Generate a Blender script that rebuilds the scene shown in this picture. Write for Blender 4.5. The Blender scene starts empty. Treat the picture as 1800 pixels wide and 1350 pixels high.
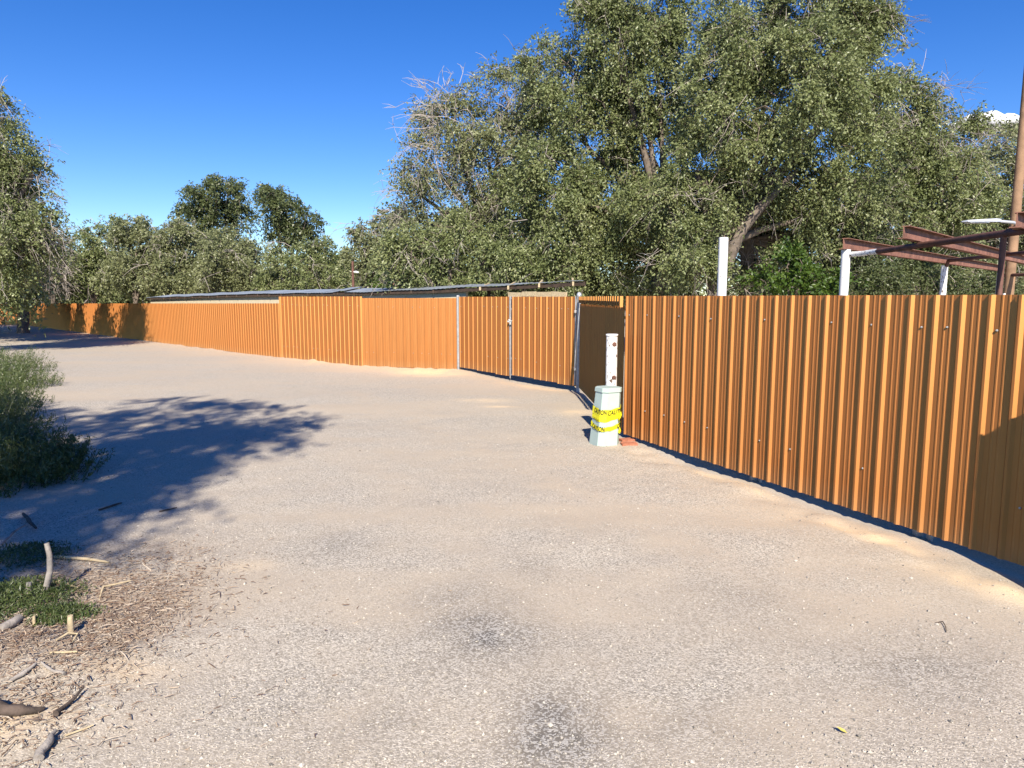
import bpy, math, random
import numpy as np
from mathutils import Vector, Matrix

random.seed(7)
S = bpy.context.scene
COL = S.collection

# ------------------------------------------------------------------ camera
FPX, CX, CY, CAMZ = 1240.0, 900.0, 675.0, 2.0
PITCH = math.atan(152 / 1240)
cam_d = bpy.data.cameras.new('camera')
cam_d.sensor_width = 36
cam_d.lens = 36 * FPX / 1800
cam_d.clip_start, cam_d.clip_end = 0.05, 6000
cam = bpy.data.objects.new('camera', cam_d)
COL.objects.link(cam)
cam.location = (0, 0, CAMZ)
cam.rotation_euler = (math.pi / 2 - PITCH, 0, 0)
S.camera = cam

# ------------------------------------------------------------------ sky, sun, exposure
SUN_EL = math.radians(37)
w = bpy.data.worlds.new('World')
S.world = w
w.use_nodes = True
nt = w.node_tree
bg = nt.nodes['Background']
sky = nt.nodes.new('ShaderNodeTexSky')
sky.sky_type = 'NISHITA'
sky.sun_disc = False
sky.sun_elevation = SUN_EL
sky.sun_rotation = math.radians(180 - 4)
sky.altitude = 1500
sky.air_density = 1.0
sky.dust_density = 0.05
sky.ozone_density = 3.0
hs = nt.nodes.new('ShaderNodeHueSaturation')
hs.inputs['Saturation'].default_value = 1.34
hs.inputs['Hue'].default_value = 0.515
nt.links.new(sky.outputs[0], hs.inputs['Color'])
nt.links.new(hs.outputs[0], bg.inputs['Color'])
bg.inputs['Strength'].default_value = 0.104
sd = bpy.data.lights.new('sun', 'SUN')
sd.energy = 5.0
sd.angle = math.radians(0.53)
sd.color = (1.0, 0.925, 0.80)
sun = bpy.data.objects.new('sun', sd)
COL.objects.link(sun)
to_sun = Vector((0.055, -math.cos(SUN_EL), math.sin(SUN_EL))).normalized()
sun.rotation_euler = (-to_sun).to_track_quat('-Z', 'Y').to_euler()
sun.location = to_sun * 60
S.view_settings.view_transform = 'Standard'
S.view_settings.look = 'None'
S.view_settings.gamma = 1
S.view_settings.use_curve_mapping = False
S.view_settings.exposure = 0.7
S.render.engine = 'CYCLES'
try:
    S.cycles.max_bounces = 6
    S.cycles.diffuse_bounces = 1
    S.cycles.glossy_bounces = 0
    S.cycles.transmission_bounces = 3
except Exception:
    pass

# ------------------------------------------------------------------ helpers
def at(x, y, Y):
    """world point at depth Y seen at photo pixel x, y (for laying out the place)"""
    u, v = (x - CX) / FPX, (y - CY) / FPX
    d = (u, math.cos(PITCH) - v * math.sin(PITCH), -math.sin(PITCH) - v * math.cos(PITCH))
    t = Y / d[1]
    return Vector((d[0] * t, Y, CAMZ + d[2] * t))

def on_ground(x, y, z=0.0):
    u, v = (x - CX) / FPX, (y - CY) / FPX
    d = (u, math.cos(PITCH) - v * math.sin(PITCH), -math.sin(PITCH) - v * math.cos(PITCH))
    t = (z - CAMZ) / d[2]
    return Vector((d[0] * t, d[1] * t, z))

_perm = np.random.RandomState(3).rand(256, 256)
def vnoise(x, y, s):
    x = np.asarray(x, float) / s + 1000.0
    y = np.asarray(y, float) / s + 1000.0
    xi, yi = np.floor(x).astype(int), np.floor(y).astype(int)
    fx, fy = x - xi, y - yi
    fx, fy = fx * fx * (3 - 2 * fx), fy * fy * (3 - 2 * fy)
    g = lambda a, b: _perm[a % 256, b % 256]
    return (g(xi, yi) * (1 - fx) * (1 - fy) + g(xi + 1, yi) * fx * (1 - fy)
            + g(xi, yi + 1) * (1 - fx) * fy + g(xi + 1, yi + 1) * fx * fy)

def seg_dist(x, y, a, b):
    ax, ay = a; bx, by = b
    dx, dy = bx - ax, by - ay
    t = np.clip(((x - ax) * dx + (y - ay) * dy) / (dx * dx + dy * dy), 0, 1)
    return np.hypot(x - ax - t * dx, y - ay - t * dy)

def sstep(a, b, x):
    t = np.clip((x - a) / (b - a), 0, 1)
    return t * t * (3 - 2 * t)

# fence corner points, plan view
P_FAR = (-45.4, 65.3)
P_STEP = (-7.62, 23.33)
P_BEND = (-4.33, 20.39)
P_GATEL = (-1.48, 19.42)
P_GATER = (1.45, 15.35)
P_CORNER = (1.60, 9.97)
P_NEAR = (4.09, 4.07)
P_JOG = (3.64, 4.02)

def base_slope(x, y):
    r = np.hypot(x, y)
    return -0.0093 * np.clip(r - 24, 0, 70)

def ground_h(x, y):
    x = np.asarray(x, float); y = np.asarray(y, float)
    z = base_slope(x, y)
    near = np.exp(-(np.hypot(x, y) / 45) ** 2)
    z = z + near * (0.05 * (vnoise(x, y, 2.3) - 0.5) + 0.022 * (vnoise(x + 40, y, 0.7) - 0.5)
                    + 0.010 * (vnoise(x, y + 90, 0.22) - 0.5))
    # soil pushed up along the foot of the fences
    d = seg_dist(x, y, P_CORNER, P_NEAR)
    lump = vnoise(x, y, 0.33) + 0.6 * vnoise(x + 9, y, 0.14)
    z = z - (0.015 + 0.045 * vnoise(x, y, 0.8)) * np.exp(-(d / 0.28) ** 2) * sstep(9.9, 8.2, y) + (lump - 0.72) * 0.06 * np.exp(-((d - 0.36) / 0.28) ** 2)
    d = np.minimum(seg_dist(x, y, P_STEP, P_BEND), seg_dist(x, y, P_BEND, P_GATEL))
    z = z + (0.03 + 0.13 * np.clip(lump - 0.65, 0, 1)) * np.exp(-(d / 0.55) ** 2)
    d = seg_dist(x, y, P_GATEL, P_GATER)
    z = z - 0.06 * np.exp(-(d / 0.5) ** 2) * sstep(-1.5, 0.2, x)
    d = seg_dist(x, y, P_FAR, P_STEP)
    z = z + 0.09 * np.clip(lump - 0.7, 0, 1) * np.exp(-(d / 0.6) ** 2)
    # left verge rises under the weeds, and the debris pile
    side = (x + 4.6) * 0.82 + (y - 7.0) * 0.57 * 0.95
    z = z + 0.16 * sstep(0.2, -2.0, side) * near * sstep(30, 15, y)
    z = z + 0.07 * np.exp(-((x + 2.6) ** 2 / 0.5 + (y - 3.6) ** 2 / 0.9)) * (0.4 + lump)
    return z

def gz(x, y):
    return float(ground_h(x, y))

WO = {}
def wloc(o):
    return WO.get(o.name, Vector((0, 0, 0))) if o else Vector((0, 0, 0))

def tag(o, label=None, cat=None, group=None, kind=None):
    if label: o['label'] = label
    if cat: o['category'] = cat
    if group: o['group'] = group
    if kind: o['kind'] = kind
    return o

def thing(name, label, cat, loc, group=None):
    o = bpy.data.objects.new(name, None)
    o.empty_display_size = 0.2
    COL.objects.link(o)
    o.location = loc
    WO[o.name] = Vector(loc)
    return tag(o, label, cat, group)

def np_mesh(name, V, F, mats, smooth=False):
    """V n x 3, F m x k (all faces of one size)"""
    me = bpy.data.meshes.new(name)
    V = np.asarray(V, np.float32); F = np.asarray(F, np.int32)
    m, k = F.shape
    me.vertices.add(len(V)); me.vertices.foreach_set('co', V.ravel())
    me.loops.add(m * k); me.loops.foreach_set('vertex_index', F.ravel())
    me.polygons.add(m)
    me.polygons.foreach_set('loop_start', np.arange(0, m * k, k, dtype=np.int32))
    me.polygons.foreach_set('loop_total', np.full(m, k, np.int32))
    me.polygons.foreach_set('use_smooth', np.full(m, bool(smooth)))
    me.update(calc_edges=True)
    for q in (mats if isinstance(mats, (list, tuple)) else [mats]):
        me.materials.append(q)
    return me

def link(name, me, parent=None, loc=None):
    o = bpy.data.objects.new(name, me)
    COL.objects.link(o)
    if parent:
        o.parent = parent
        WO[o.name] = wloc(parent).copy()
    else:
        WO[o.name] = Vector(loc) if loc is not None else Vector((0, 0, 0))
        if loc is not None: o.location = loc
    return o

class MB:
    def __init__(self):
        self.v, self.f, self.s = [], [], []
    def add(self, verts, faces, smooth=False):
        o = len(self.v)
        self.v += [tuple(q) for q in verts]
        self.f += [tuple(i + o for i in f) for f in faces]
        self.s += [smooth] * len(faces)
        return self
    def box(self, a, b, M=None):
        x0, y0, z0 = a; x1, y1, z1 = b
        vs = [Vector(q) for q in ((x0, y0, z0), (x1, y0, z0), (x1, y1, z0), (x0, y1, z0), (x0, y0, z1), (x1, y0, z1), (x1, y1, z1), (x0, y1, z1))]
        if M is not None: vs = [M @ q for q in vs]
        return self.add(vs, [(0, 3, 2, 1), (4, 5, 6, 7), (0, 1, 5, 4), (1, 2, 6, 5), (2, 3, 7, 6), (3, 0, 4, 7)])
    def beam(self, p, q, wd, ht, up=(0, 0, 1)):
        p, q = Vector(p), Vector(q)
        d = (q - p).normalized(); s = d.cross(Vector(up)).normalized(); u = s.cross(d)
        vs = []
        for e in (p, q):
            for a, b in ((-1, -1), (1, -1), (1, 1), (-1, 1)):
                vs.append(e + s * a * wd / 2 + u * b * ht / 2)
        return self.add(vs, [(3, 2, 1, 0), (4, 5, 6, 7), (0, 1, 5, 4), (1, 2, 6, 5), (2, 3, 7, 6), (3, 0, 4, 7)])
    def tube(self, pts, rad, n=8, cap=True, smooth=True):
        pts = [Vector(q) for q in pts]
        if not isinstance(rad, (list, tuple)): rad = [rad] * len(pts)
        rings = []; d0 = None; s = None
        for i, q in enumerate(pts):
            d = (pts[min(i + 1, len(pts) - 1)] - pts[max(i - 1, 0)]).normalized()
            if s is None:
                s = d.orthogonal().normalized()
            else:
                s = (s - d * s.dot(d)).normalized()
            u = d.cross(s)
            rings.append([q + (s * math.cos(2 * math.pi * k / n) + u * math.sin(2 * math.pi * k / n)) * rad[i] for k in range(n)])
        vs = [p for r in rings for p in r]
        fs = [(i * n + k, i * n + (k + 1) % n, (i + 1) * n + (k + 1) % n, (i + 1) * n + k) for i in range(len(pts) - 1) for k in range(n)]
        self.add(vs, fs, smooth)
        if cap:
            o = len(vs)
            self.add(rings[0], [tuple(range(n))[::-1]])
            self.add(rings[-1], [tuple(range(n))])
        return self
    def mesh(self, name, mat, off=Vector((0, 0, 0))):
        me = bpy.data.meshes.new(name)
        me.from_pydata([(a - off[0], b - off[1], c - off[2]) for a, b, c in self.v], [], self.f)
        me.polygons.foreach_set('use_smooth', self.s)
        me.materials.append(mat); me.update()
        return me
    def build(self, name, mat, parent=None, loc=None):
        off = wloc(parent) if parent else (Vector(loc) if loc is not None else Vector((0, 0, 0)))
        return link(name, self.mesh(name, mat, off), parent, loc)

# ------------------------------------------------------------------ materials
def mat(name, col, rough=0.6, metal=0.0, spec=0.5, noise=None, bump=None):
    """noise = (scale, amount) brightness mottling; bump = (scale, strength)"""
    m = bpy.data.materials.new(name); m.use_nodes = True
    t = m.node_tree; b = t.nodes['Principled BSDF']
    b.inputs['Base Color'].default_value = (*col, 1); b.inputs['Roughness'].default_value = rough
    b.inputs['Metallic'].default_value = metal
    b.inputs['Specular IOR Level'].default_value = spec
    tc = t.nodes.new('ShaderNodeTexCoord')
    if noise:
        n = t.nodes.new('ShaderNodeTexNoise'); n.inputs['Scale'].default_value = noise[0]; n.inputs['Detail'].default_value = 6
        r = t.nodes.new('ShaderNodeMapRange')
        r.inputs['From Min'].default_value = 0.3; r.inputs['From Max'].default_value = 0.7
        r.inputs['To Min'].default_value = 1 - noise[1]; r.inputs['To Max'].default_value = 1 + noise[1]
        h = t.nodes.new('ShaderNodeHueSaturation'); h.inputs['Color'].default_value = (*col, 1)
        t.links.new(tc.outputs['Object'], n.inputs['Vector']); t.links.new(n.outputs['Fac'], r.inputs['Value'])
        t.links.new(r.outputs[0], h.inputs['Value']); t.links.new(h.outputs[0], b.inputs['Base Color'])
    if bump:
        n = t.nodes.new('ShaderNodeTexNoise'); n.inputs['Scale'].default_value = bump[0]; n.inputs['Detail'].default_value = 5
        p = t.nodes.new('ShaderNodeBump'); p.inputs['Strength'].default_value = bump[1]; p.inputs['Distance'].default_value = 0.01
        t.links.new(tc.outputs['Object'], n.inputs['Vector']); t.links.new(n.outputs['Fac'], p.inputs['Height']); t.links.new(p.outputs[0], b.inputs['Normal'])
    return m

def peel_mat(name, paint, rust, scale, thr, stretch=1.0, rough=0.5):
    """painted metal with shaped chips of rust"""
    m = mat(name, paint, rough)
    t = m.node_tree; b = t.nodes['Principled BSDF']
    tc = t.nodes.new('ShaderNodeTexCoord')
    mp = t.nodes.new('ShaderNodeMapping'); mp.inputs['Scale'].default_value = (1, 1, stretch)
    n = t.nodes.new('ShaderNodeTexNoise'); n.inputs['Scale'].default_value = scale; n.inputs['Detail'].default_value = 5; n.inputs['Roughness'].default_value = 0.6
    r = t.nodes.new('ShaderNodeValToRGB')
    r.color_ramp.elements[0].position = thr; r.color_ramp.elements[0].color = (*paint, 1)
    r.color_ramp.elements[1].position = thr + 0.025; r.color_ramp.elements[1].color = (*rust, 1)
    t.links.new(tc.outputs['Object'], mp.inputs[0]); t.links.new(mp.outputs[0], n.inputs['Vector'])
    t.links.new(n.outputs['Fac'], r.inputs[0]); t.links.new(r.outputs[0], b.inputs['Base Color'])
    return m

def leaf_mat(name, c1, c2, c3, trans=0.33, rough=0.40, spec=0.55):
    m = bpy.data.materials.new(name); m.use_nodes = True
    t = m.node_tree; b = t.nodes['Principled BSDF']; out = t.nodes['Material Output']
    g = t.nodes.new('ShaderNodeNewGeometry')
    r = t.nodes.new('ShaderNodeValToRGB')
    e = r.color_ramp.elements
    e[0].position = 0.0; e[0].color = (*c1, 1); e[1].position = 1.0; e[1].color = (*c3, 1)
    k = e.new(0.55); k.color = (*c2, 1)
    tc = t.nodes.new('ShaderNodeTexCoord')
    n = t.nodes.new('ShaderNodeTexNoise'); n.inputs['Scale'].default_value = 0.8; n.inputs['Detail'].default_value = 2
    mx = t.nodes.new('ShaderNodeMath'); mx.operation = 'MULTIPLY_ADD'; mx.inputs[1].default_value = 0.55
    ad = t.nodes.new('ShaderNodeMath'); ad.operation = 'MULTIPLY_ADD'; ad.inputs[1].default_value = 0.9; ad.inputs[2].default_value = -0.22
    t.links.new(tc.outputs['Object'], n.inputs['Vector'])
    t.links.new(n.outputs['Fac'], ad.inputs[0])
    t.links.new(g.outputs['Random Per Island'], mx.inputs[0]); t.links.new(ad.outputs[0], mx.inputs[2])
    t.links.new(mx.outputs[0], r.inputs[0])
    t.links.new(r.outputs[0], b.inputs['Base Color'])
    b.inputs['Roughness'].default_value = rough; b.inputs['Specular IOR Level'].default_value = spec
    tr = t.nodes.new('ShaderNodeBsdfTranslucent'); t.links.new(r.outputs[0], tr.inputs['Color'])
    ms = t.nodes.new('ShaderNodeMixShader'); ms.inputs[0].default_value = trans
    t.links.new(b.outputs[0], ms.inputs[1]); t.links.new(tr.outputs[0], ms.inputs[2]); t.links.new(ms.outputs[0], out.inputs['Surface'])
    return m

def island_mat(name, cols, rough=0.8):
    m = bpy.data.materials.new(name); m.use_nodes = True
    t = m.node_tree; b = t.nodes['Principled BSDF']
    g = t.nodes.new('ShaderNodeNewGeometry'); r = t.nodes.new('ShaderNodeValToRGB')
    e = r.color_ramp.elements
    e[0].color = (*cols[0], 1); e[1].color = (*cols[-1], 1)
    for i, c in enumerate(cols[1:-1]):
        k = e.new((i + 1) / (len(cols) - 1)); k.color = (*c, 1)
    t.links.new(g.outputs['Random Per Island'], r.inputs[0]); t.links.new(r.outputs[0], b.inputs['Base Color'])
    b.inputs['Roughness'].default_value = rough; b.inputs['Specular IOR Level'].default_value = 0.25
    return m

def copper_mat():
    m = mat('copper_paint', (0.42, 0.066, 0.010), 0.7, 0.0, 0.1)
    t = m.node_tree; b = t.nodes['Principled BSDF']
    tc = t.nodes.new('ShaderNodeTexCoord')
    oi = t.nodes.new('ShaderNodeObjectInfo')
    mp = t.nodes.new('ShaderNodeMapping'); mp.inputs['Scale'].default_value = (9, 9, 0.9)
    vm = t.nodes.new('ShaderNodeVectorMath'); vm.operation = 'ADD'
    n = t.nodes.new('ShaderNodeTexNoise'); n.inputs['Scale'].default_value = 1.5; n.inputs['Detail'].default_value = 6
    t.links.new(tc.outputs['Object'], mp.inputs[0]); t.links.new(mp.outputs[0], vm.inputs[0]); t.links.new(oi.outputs['Random'], vm.inputs[1])
    t.links.new(vm.outputs[0], n.inputs['Vector'])
    # dust near the foot of each sheet
    sp = t.nodes.new('ShaderNodeSeparateXYZ'); t.links.new(tc.outputs['Object'], sp.inputs[0])
    r = t.nodes.new('ShaderNodeMapRange'); r.inputs['From Min'].default_value = 0.22; r.inputs['From Max'].default_value = 0.0
    r.inputs['To Max'].default_value = 0.5
    t.links.new(sp.outputs['Z'], r.inputs['Value'])
    mu = t.nodes.new('ShaderNodeMath'); mu.operation = 'MULTIPLY'
    t.links.new(r.outputs[0], mu.inputs[0]); t.links.new(n.outputs['Fac'], mu.inputs[1])
    h = t.nodes.new('ShaderNodeHueSaturation'); h.inputs['Color'].default_value = (0.42, 0.066, 0.010, 1)
    rv = t.nodes.new('ShaderNodeMapRange'); rv.inputs['From Min'].default_value = 0.3; rv.inputs['From Max'].default_value = 0.7
    rv.inputs['To Min'].default_value = 0.9; rv.inputs['To Max'].default_value = 1.08
    t.links.new(n.outputs['Fac'], rv.inputs['Value']); ov = t.nodes.new('ShaderNodeMapRange'); ov.inputs['To Min'].default_value = 0.9; ov.inputs['To Max'].default_value = 1.08
    t.links.new(oi.outputs['Random'], ov.inputs['Value'])
    om = t.nodes.new('ShaderNodeMath'); om.operation = 'MULTIPLY'
    t.links.new(rv.outputs[0], om.inputs[0]); t.links.new(ov.outputs[0], om.inputs[1]); t.links.new(om.outputs[0], h.inputs['Value'])
    mx = t.nodes.new('ShaderNodeMix'); mx.data_type = 'RGBA'; mx.inputs['B'].default_value = (0.42, 0.3, 0.2, 1)
    t.links.new(mu.outputs[0], mx.inputs['Factor']); t.links.new(h.outputs[0], mx.inputs['A'])
    t.links.new(mx.outputs['Result'], b.inputs['Base Color'])
    ro = t.nodes.new('ShaderNodeMapRange'); ro.inputs['To Min'].default_value = 0.55; ro.inputs['To Max'].default_value = 0.66
    t.links.new(n.outputs['Fac'], ro.inputs['Value'])
    gl_ = t.nodes.new('ShaderNodeBsdfAnisotropic'); gl_.inputs['Color'].default_value = (1.0, 0.585, 0.20, 1)
    t.links.new(ro.outputs[0], gl_.inputs['Roughness'])
    ms = t.nodes.new('ShaderNodeMixShader'); ms.inputs[0].default_value = 0.55
    t.links.new(b.outputs[0], ms.inputs[1]); t.links.new(gl_.outputs[0], ms.inputs[2])
    t.links.new(ms.outputs[0], t.nodes['Material Output'].inputs['Surface'])
    return m

COPPER = copper_mat()
GALV = mat('galvanised_steel', (0.42, 0.42, 0.42), 0.45, 0.25, noise=(14, 0.2))
SCREW = mat('screw_steel', (0.75, 0.74, 0.7), 0.3, 0.6)
WHITE = peel_mat('white_pipe_paint', (0.80, 0.79, 0.76), (0.16, 0.08, 0.045), 14, 0.69, 0.5)
WHITE_CHIP = peel_mat('chipped_white_paint', (0.80, 0.79, 0.76), (0.15, 0.10, 0.075), 30, 0.575, 0.6)
RUST = mat('rusty_iron', (0.27, 0.125, 0.085), 0.75, 0.1, noise=(7, 0.35), bump=(60, 0.25))
RUST_DARK = mat('dark_rusty_pipe', (0.15, 0.07, 0.05), 0.7, 0.1, noise=(9, 0.3), bump=(60, 0.25))
ROOFM = mat('weathered_roof_steel', (0.36, 0.40, 0.43), 0.55, 0.3, noise=(1.5, 0.25))
OLDWOOD = mat('old_dark_timber', (0.07, 0.045, 0.03), 0.85, noise=(6, 0.35), bump=(30, 0.4))
CREAM = mat('cream_siding', (0.66, 0.56, 0.38), 0.8, noise=(4, 0.06))
POLEW = mat('utility_pole_wood', (0.29, 0.175, 0.10), 0.85, noise=(5, 0.25), bump=(40, 0.4))
PEDM = mat('pale_green_plastic', (0.43, 0.525, 0.48), 0.5, noise=(9, 0.05))
TAPE = mat('yellow_tape', (0.78, 0.70, 0.02), 0.4)
INK = mat('black_ink', (0.012, 0.012, 0.012), 0.6)
SILVER = mat('lamp_silver', (0.55, 0.57, 0.6), 0.4, 0.3)
LENS = mat('lamp_lens', (0.8, 0.82, 0.82), 0.2)
BRICKM = mat('red_brick', (0.40, 0.15, 0.085), 0.9, noise=(25, 0.2), bump=(80, 0.4))
BARK = mat('elm_bark', (0.17, 0.135, 0.105), 0.9, noise=(5, 0.4), bump=(14, 0.9))
TWIG = mat('dead_grey_twig', (0.36, 0.31, 0.27), 0.9, noise=(3, 0.25))
DEADWOOD = mat('weathered_deadwood', (0.33, 0.29, 0.25), 0.9, noise=(18, 0.3), bump=(50, 0.6))
PALEWOOD = mat('split_pale_wood', (0.52, 0.41, 0.25), 0.9, noise=(25, 0.25), bump=(60, 0.4))
DARKWOOD = mat('charred_dark_log', (0.09, 0.065, 0.05), 0.9, noise=(12, 0.5), bump=(30, 0.9))
CLOUD = mat('cloud_white', (0.85, 0.86, 0.88), 1.0, spec=0.0)
ELM = leaf_mat('elm_leaf', (0.105, 0.135, 0.05), (0.23, 0.265, 0.10), (0.40, 0.415, 0.20))
ELM_GREY = leaf_mat('greyish_elm_leaf', (0.12, 0.14, 0.06), (0.25, 0.27, 0.12), (0.39, 0.395, 0.215))
ELM_DARK = leaf_mat('dark_elm_leaf', (0.06, 0.08, 0.03), (0.125, 0.152, 0.055), (0.22, 0.24, 0.10))
LIME = leaf_mat('bright_green_leaf', (0.04, 0.08, 0.012), (0.08, 0.14, 0.02), (0.15, 0.21, 0.03), 0.35)
WEED = leaf_mat('weed_leaf', (0.045, 0.07, 0.02), (0.09, 0.125, 0.035), (0.20, 0.21, 0.085), 0.25)
DRYLEAF = leaf_mat('rusty_dead_leaf', (0.25, 0.11, 0.06), (0.32, 0.16, 0.09), (0.4, 0.22, 0.14), 0.1)

def ground_mat():
    m = bpy.data.materials.new('gravel_ground'); m.use_nodes = True
    t = m.node_tree; N = t.nodes.new; L = t.links.new
    b = t.nodes['Principled BSDF']; b.inputs['Roughness'].default_value = 0.95; b.inputs['Specular IOR Level'].default_value = 0.12
    geo = N('ShaderNodeNewGeometry')
    def noise(sc, det=4, rough=0.55, off=0):
        n = N('ShaderNodeTexNoise'); n.inputs['Scale'].default_value = sc; n.inputs['Detail'].default_value = det; n.inputs['Roughness'].default_value = rough
        if off:
            a = N('ShaderNodeVectorMath'); a.operation = 'ADD'; a.inputs[1].default_value = (off, off, 0); L(geo.outputs['Position'], a.inputs[0]); L(a.outputs[0], n.inputs['Vector'])
        else:
            L(geo.outputs['Position'], n.inputs['Vector'])
        return n.outputs['Fac']
    def rng(v, a, c, d=0.0, e=1.0):
        r = N('ShaderNodeMapRange'); r.inputs[1].default_value = a; r.inputs[2].default_value = c; r.inputs[3].default_value = d; r.inputs[4].default_value = e
        L(v, r.inputs[0]); return r.outputs[0]
    def mth(op, a, c):
        q = N('ShaderNodeMath'); q.operation = op
        for i, z in enumerate((a, c)):
            if isinstance(z, (int, float)): q.inputs[i].default_value = z
            else: L(z, q.inputs[i])
        return q.outputs[0]
    def mixc(f, a, c):
        q = N('ShaderNodeMix'); q.data_type = 'RGBA'
        L(f, q.inputs['Factor'])
        for nm, z in (('A', a), ('B', c)):
            if isinstance(z, tuple): q.inputs[nm].default_value = (*z, 1)
            else: L(z, q.inputs[nm])
        return q.outputs['Result']
    def attr(nm):
        a = N('ShaderNodeAttribute'); a.attribute_name = nm; return a.outputs['Fac']
    big = noise(0.45, 5, 0.6)
    mid = noise(2.2, 5, 0.65, 31)
    # stones: voronoi cells with random brightness
    vo = N('ShaderNodeTexVoronoi'); vo.inputs['Scale'].default_value = 105; vo.inputs['Randomness'].default_value = 1
    L(geo.outputs['Position'], vo.inputs['Vector'])
    vs = N('ShaderNodeSeparateColor'); L(vo.outputs['Color'], vs.inputs[0])
    cell = vs.outputs[0]
    edge = rng(vo.outputs['Distance'], 0.25, 0.75, 1.0, 0.0)
    vo2 = N('ShaderNodeTexVoronoi'); vo2.inputs['Scale'].default_value = 250
    L(geo.outputs['Position'], vo2.inputs['Vector'])
    vs2 = N('ShaderNodeSeparateColor'); L(vo2.outputs['Color'], vs2.inputs[0])
    grit = vs2.outputs[0]
    dirt_f = rng(mth('ADD', mth('MULTIPLY', big, 0.75), mth('MULTIPLY', mid, 0.45)), 0.52, 0.70)
    # wheel tracks: streaks drawn out along the way the cars drive
    mpp = N('ShaderNodeMapping'); mpp.inputs['Rotation'].default_value = (0, 0, math.radians(64)); mpp.inputs['Scale'].default_value = (0.10, 0.75, 1)
    L(geo.outputs['Position'], mpp.inputs[0])
    st = N('ShaderNodeTexNoise'); st.inputs['Scale'].default_value = 1.0; st.inputs['Detail'].default_value = 4; L(mpp.outputs[0], st.inputs['Vector'])
    streak = rng(st.outputs['Fac'], 0.45, 0.58)
    dirt_f = mth('MINIMUM', mth('ADD', mth('MULTIPLY', dirt_f, 0.6), mth('MULTIPLY', streak, 0.6)), 1.0)
    dirt_f = mth('MAXIMUM', dirt_f, mth('MINIMUM', mth('MULTIPLY', attr('dirt'), rng(mid, 0.25, 0.6)), 1.0))
    gravel = mixc(cell, (0.25, 0.22, 0.18), (0.69, 0.615, 0.51))
    gravel = mixc(mth('MULTIPLY', rng(grit, 0.80, 0.97), 0.55), gravel, (0.10, 0.09, 0.085))
    dirt = mixc(grit, (0.40, 0.325, 0.24), (0.585, 0.49, 0.375))
    dirt = mixc(mth('MULTIPLY', rng(cell, 0.86, 0.95), 0.5), dirt, (0.22, 0.19, 0.165))
    col = mixc(mth('MULTIPLY', dirt_f, 0.8), gravel, dirt)
    # worn patches of dark chippings
    dk = mth('MINIMUM', mth('MULTIPLY', attr('chips'), rng(mid, 0.3, 0.65, 0.3, 1.35)), 1.0)
    chips = mixc(rng(cell, 0.45, 0.7), (0.10, 0.093, 0.086), (0.42, 0.40, 0.37))
    col = mixc(mth('MULTIPLY', dk, 0.85), col, chips)
    # pale loose sand
    sa = mth('MINIMUM', mth('MULTIPLY', attr('sand'), rng(mid, 0.28, 0.6, 0.35, 1.25)), 1.0)
    sand = mixc(grit, (0.62, 0.47, 0.30), (0.76, 0.60, 0.41))
    col = mixc(sa, col, sand)
    # brown bark litter
    li = mth('MINIMUM', mth('MULTIPLY', attr('litter'), rng(mid, 0.3, 0.6, 0.4, 1.3)), 1.0)
    lit = mixc(rng(cell, 0.2, 0.8), (0.13, 0.085, 0.06), (0.40, 0.30, 0.22))
    col = mixc(mth('MULTIPLY', li, 0.75), col, lit)
    L(col, b.inputs['Base Color'])
    bp = N('ShaderNodeBump'); bp.inputs['Strength'].default_value = 0.8; bp.inputs['Distance'].default_value = 0.0035
    hgt = mth('ADD', mth('MULTIPLY', mth('MULTIPLY', edge, cell), rng(dirt_f, 0, 1, 1.0, 0.45)), mth('MULTIPLY', noise(60, 5, 0.7, 7), 0.5))
    L(hgt, bp.inputs['Height']); L(bp.outputs[0], b.inputs['Normal'])
    return m
GROUND = ground_mat()

# ------------------------------------------------------------------ ground: one sheet to the horizon
def axis(lo, hi, step, far, g=1.12):
    a = list(np.arange(lo, hi + 1e-6, step))
    s = step
    while a[-1] < far: s *= g; a.append(a[-1] + s)
    s = step; left = []
    q = lo
    while q > -far: s *= g; q -= s; left.append(q)
    return np.array(left[::-1] + a)
gx = axis(-6.5, 4.6, 0.08, 2500, 1.09)
gy = axis(2.2, 11.5, 0.08, 2500, 1.075)
XX, YY = np.meshgrid(gx, gy)
ZZ = ground_h(XX, YY)
nx, ny = len(gx), len(gy)
idx = np.arange(nx * ny).reshape(ny, nx)
Fq = np.stack([idx[:-1, :-1].ravel(), idx[:-1, 1:].ravel(), idx[1:, 1:].ravel(), idx[1:, :-1].ravel()], 1)
gm = np_mesh('ground', np.stack([XX.ravel(), YY.ravel(), ZZ.ravel()], 1), Fq, GROUND, True)
gx_, gy_ = XX.ravel(), YY.ravel()
def patch(lst):
    o = np.zeros_like(gx_)
    for (x, y, rx, ry, a, s) in lst:
        c, n_ = math.cos(a), math.sin(a)
        u, v = (gx_ - x) * c + (gy_ - y) * n_, -(gx_ - x) * n_ + (gy_ - y) * c
        o = np.maximum(o, s * np.exp(-((u / rx) ** 2 + (v / ry) ** 2)))
    return o
d_r = np.minimum(seg_dist(gx_, gy_, P_CORNER, P_NEAR), seg_dist(gx_, gy_, P_CORNER, P_GATER))
d_l = np.minimum(np.minimum(seg_dist(gx_, gy_, P_STEP, P_BEND), seg_dist(gx_, gy_, P_BEND, P_GATEL)), seg_dist(gx_, gy_, P_GATEL, P_GATER))
dirt = 1.1 * np.exp(-(d_r / 0.6) ** 2) + 1.0 * np.exp(-(d_l / 0.9) ** 2) + 0.8 * sstep(-.9, -2.2, gx_) * sstep(6.5, 4.5, gy_)
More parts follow.
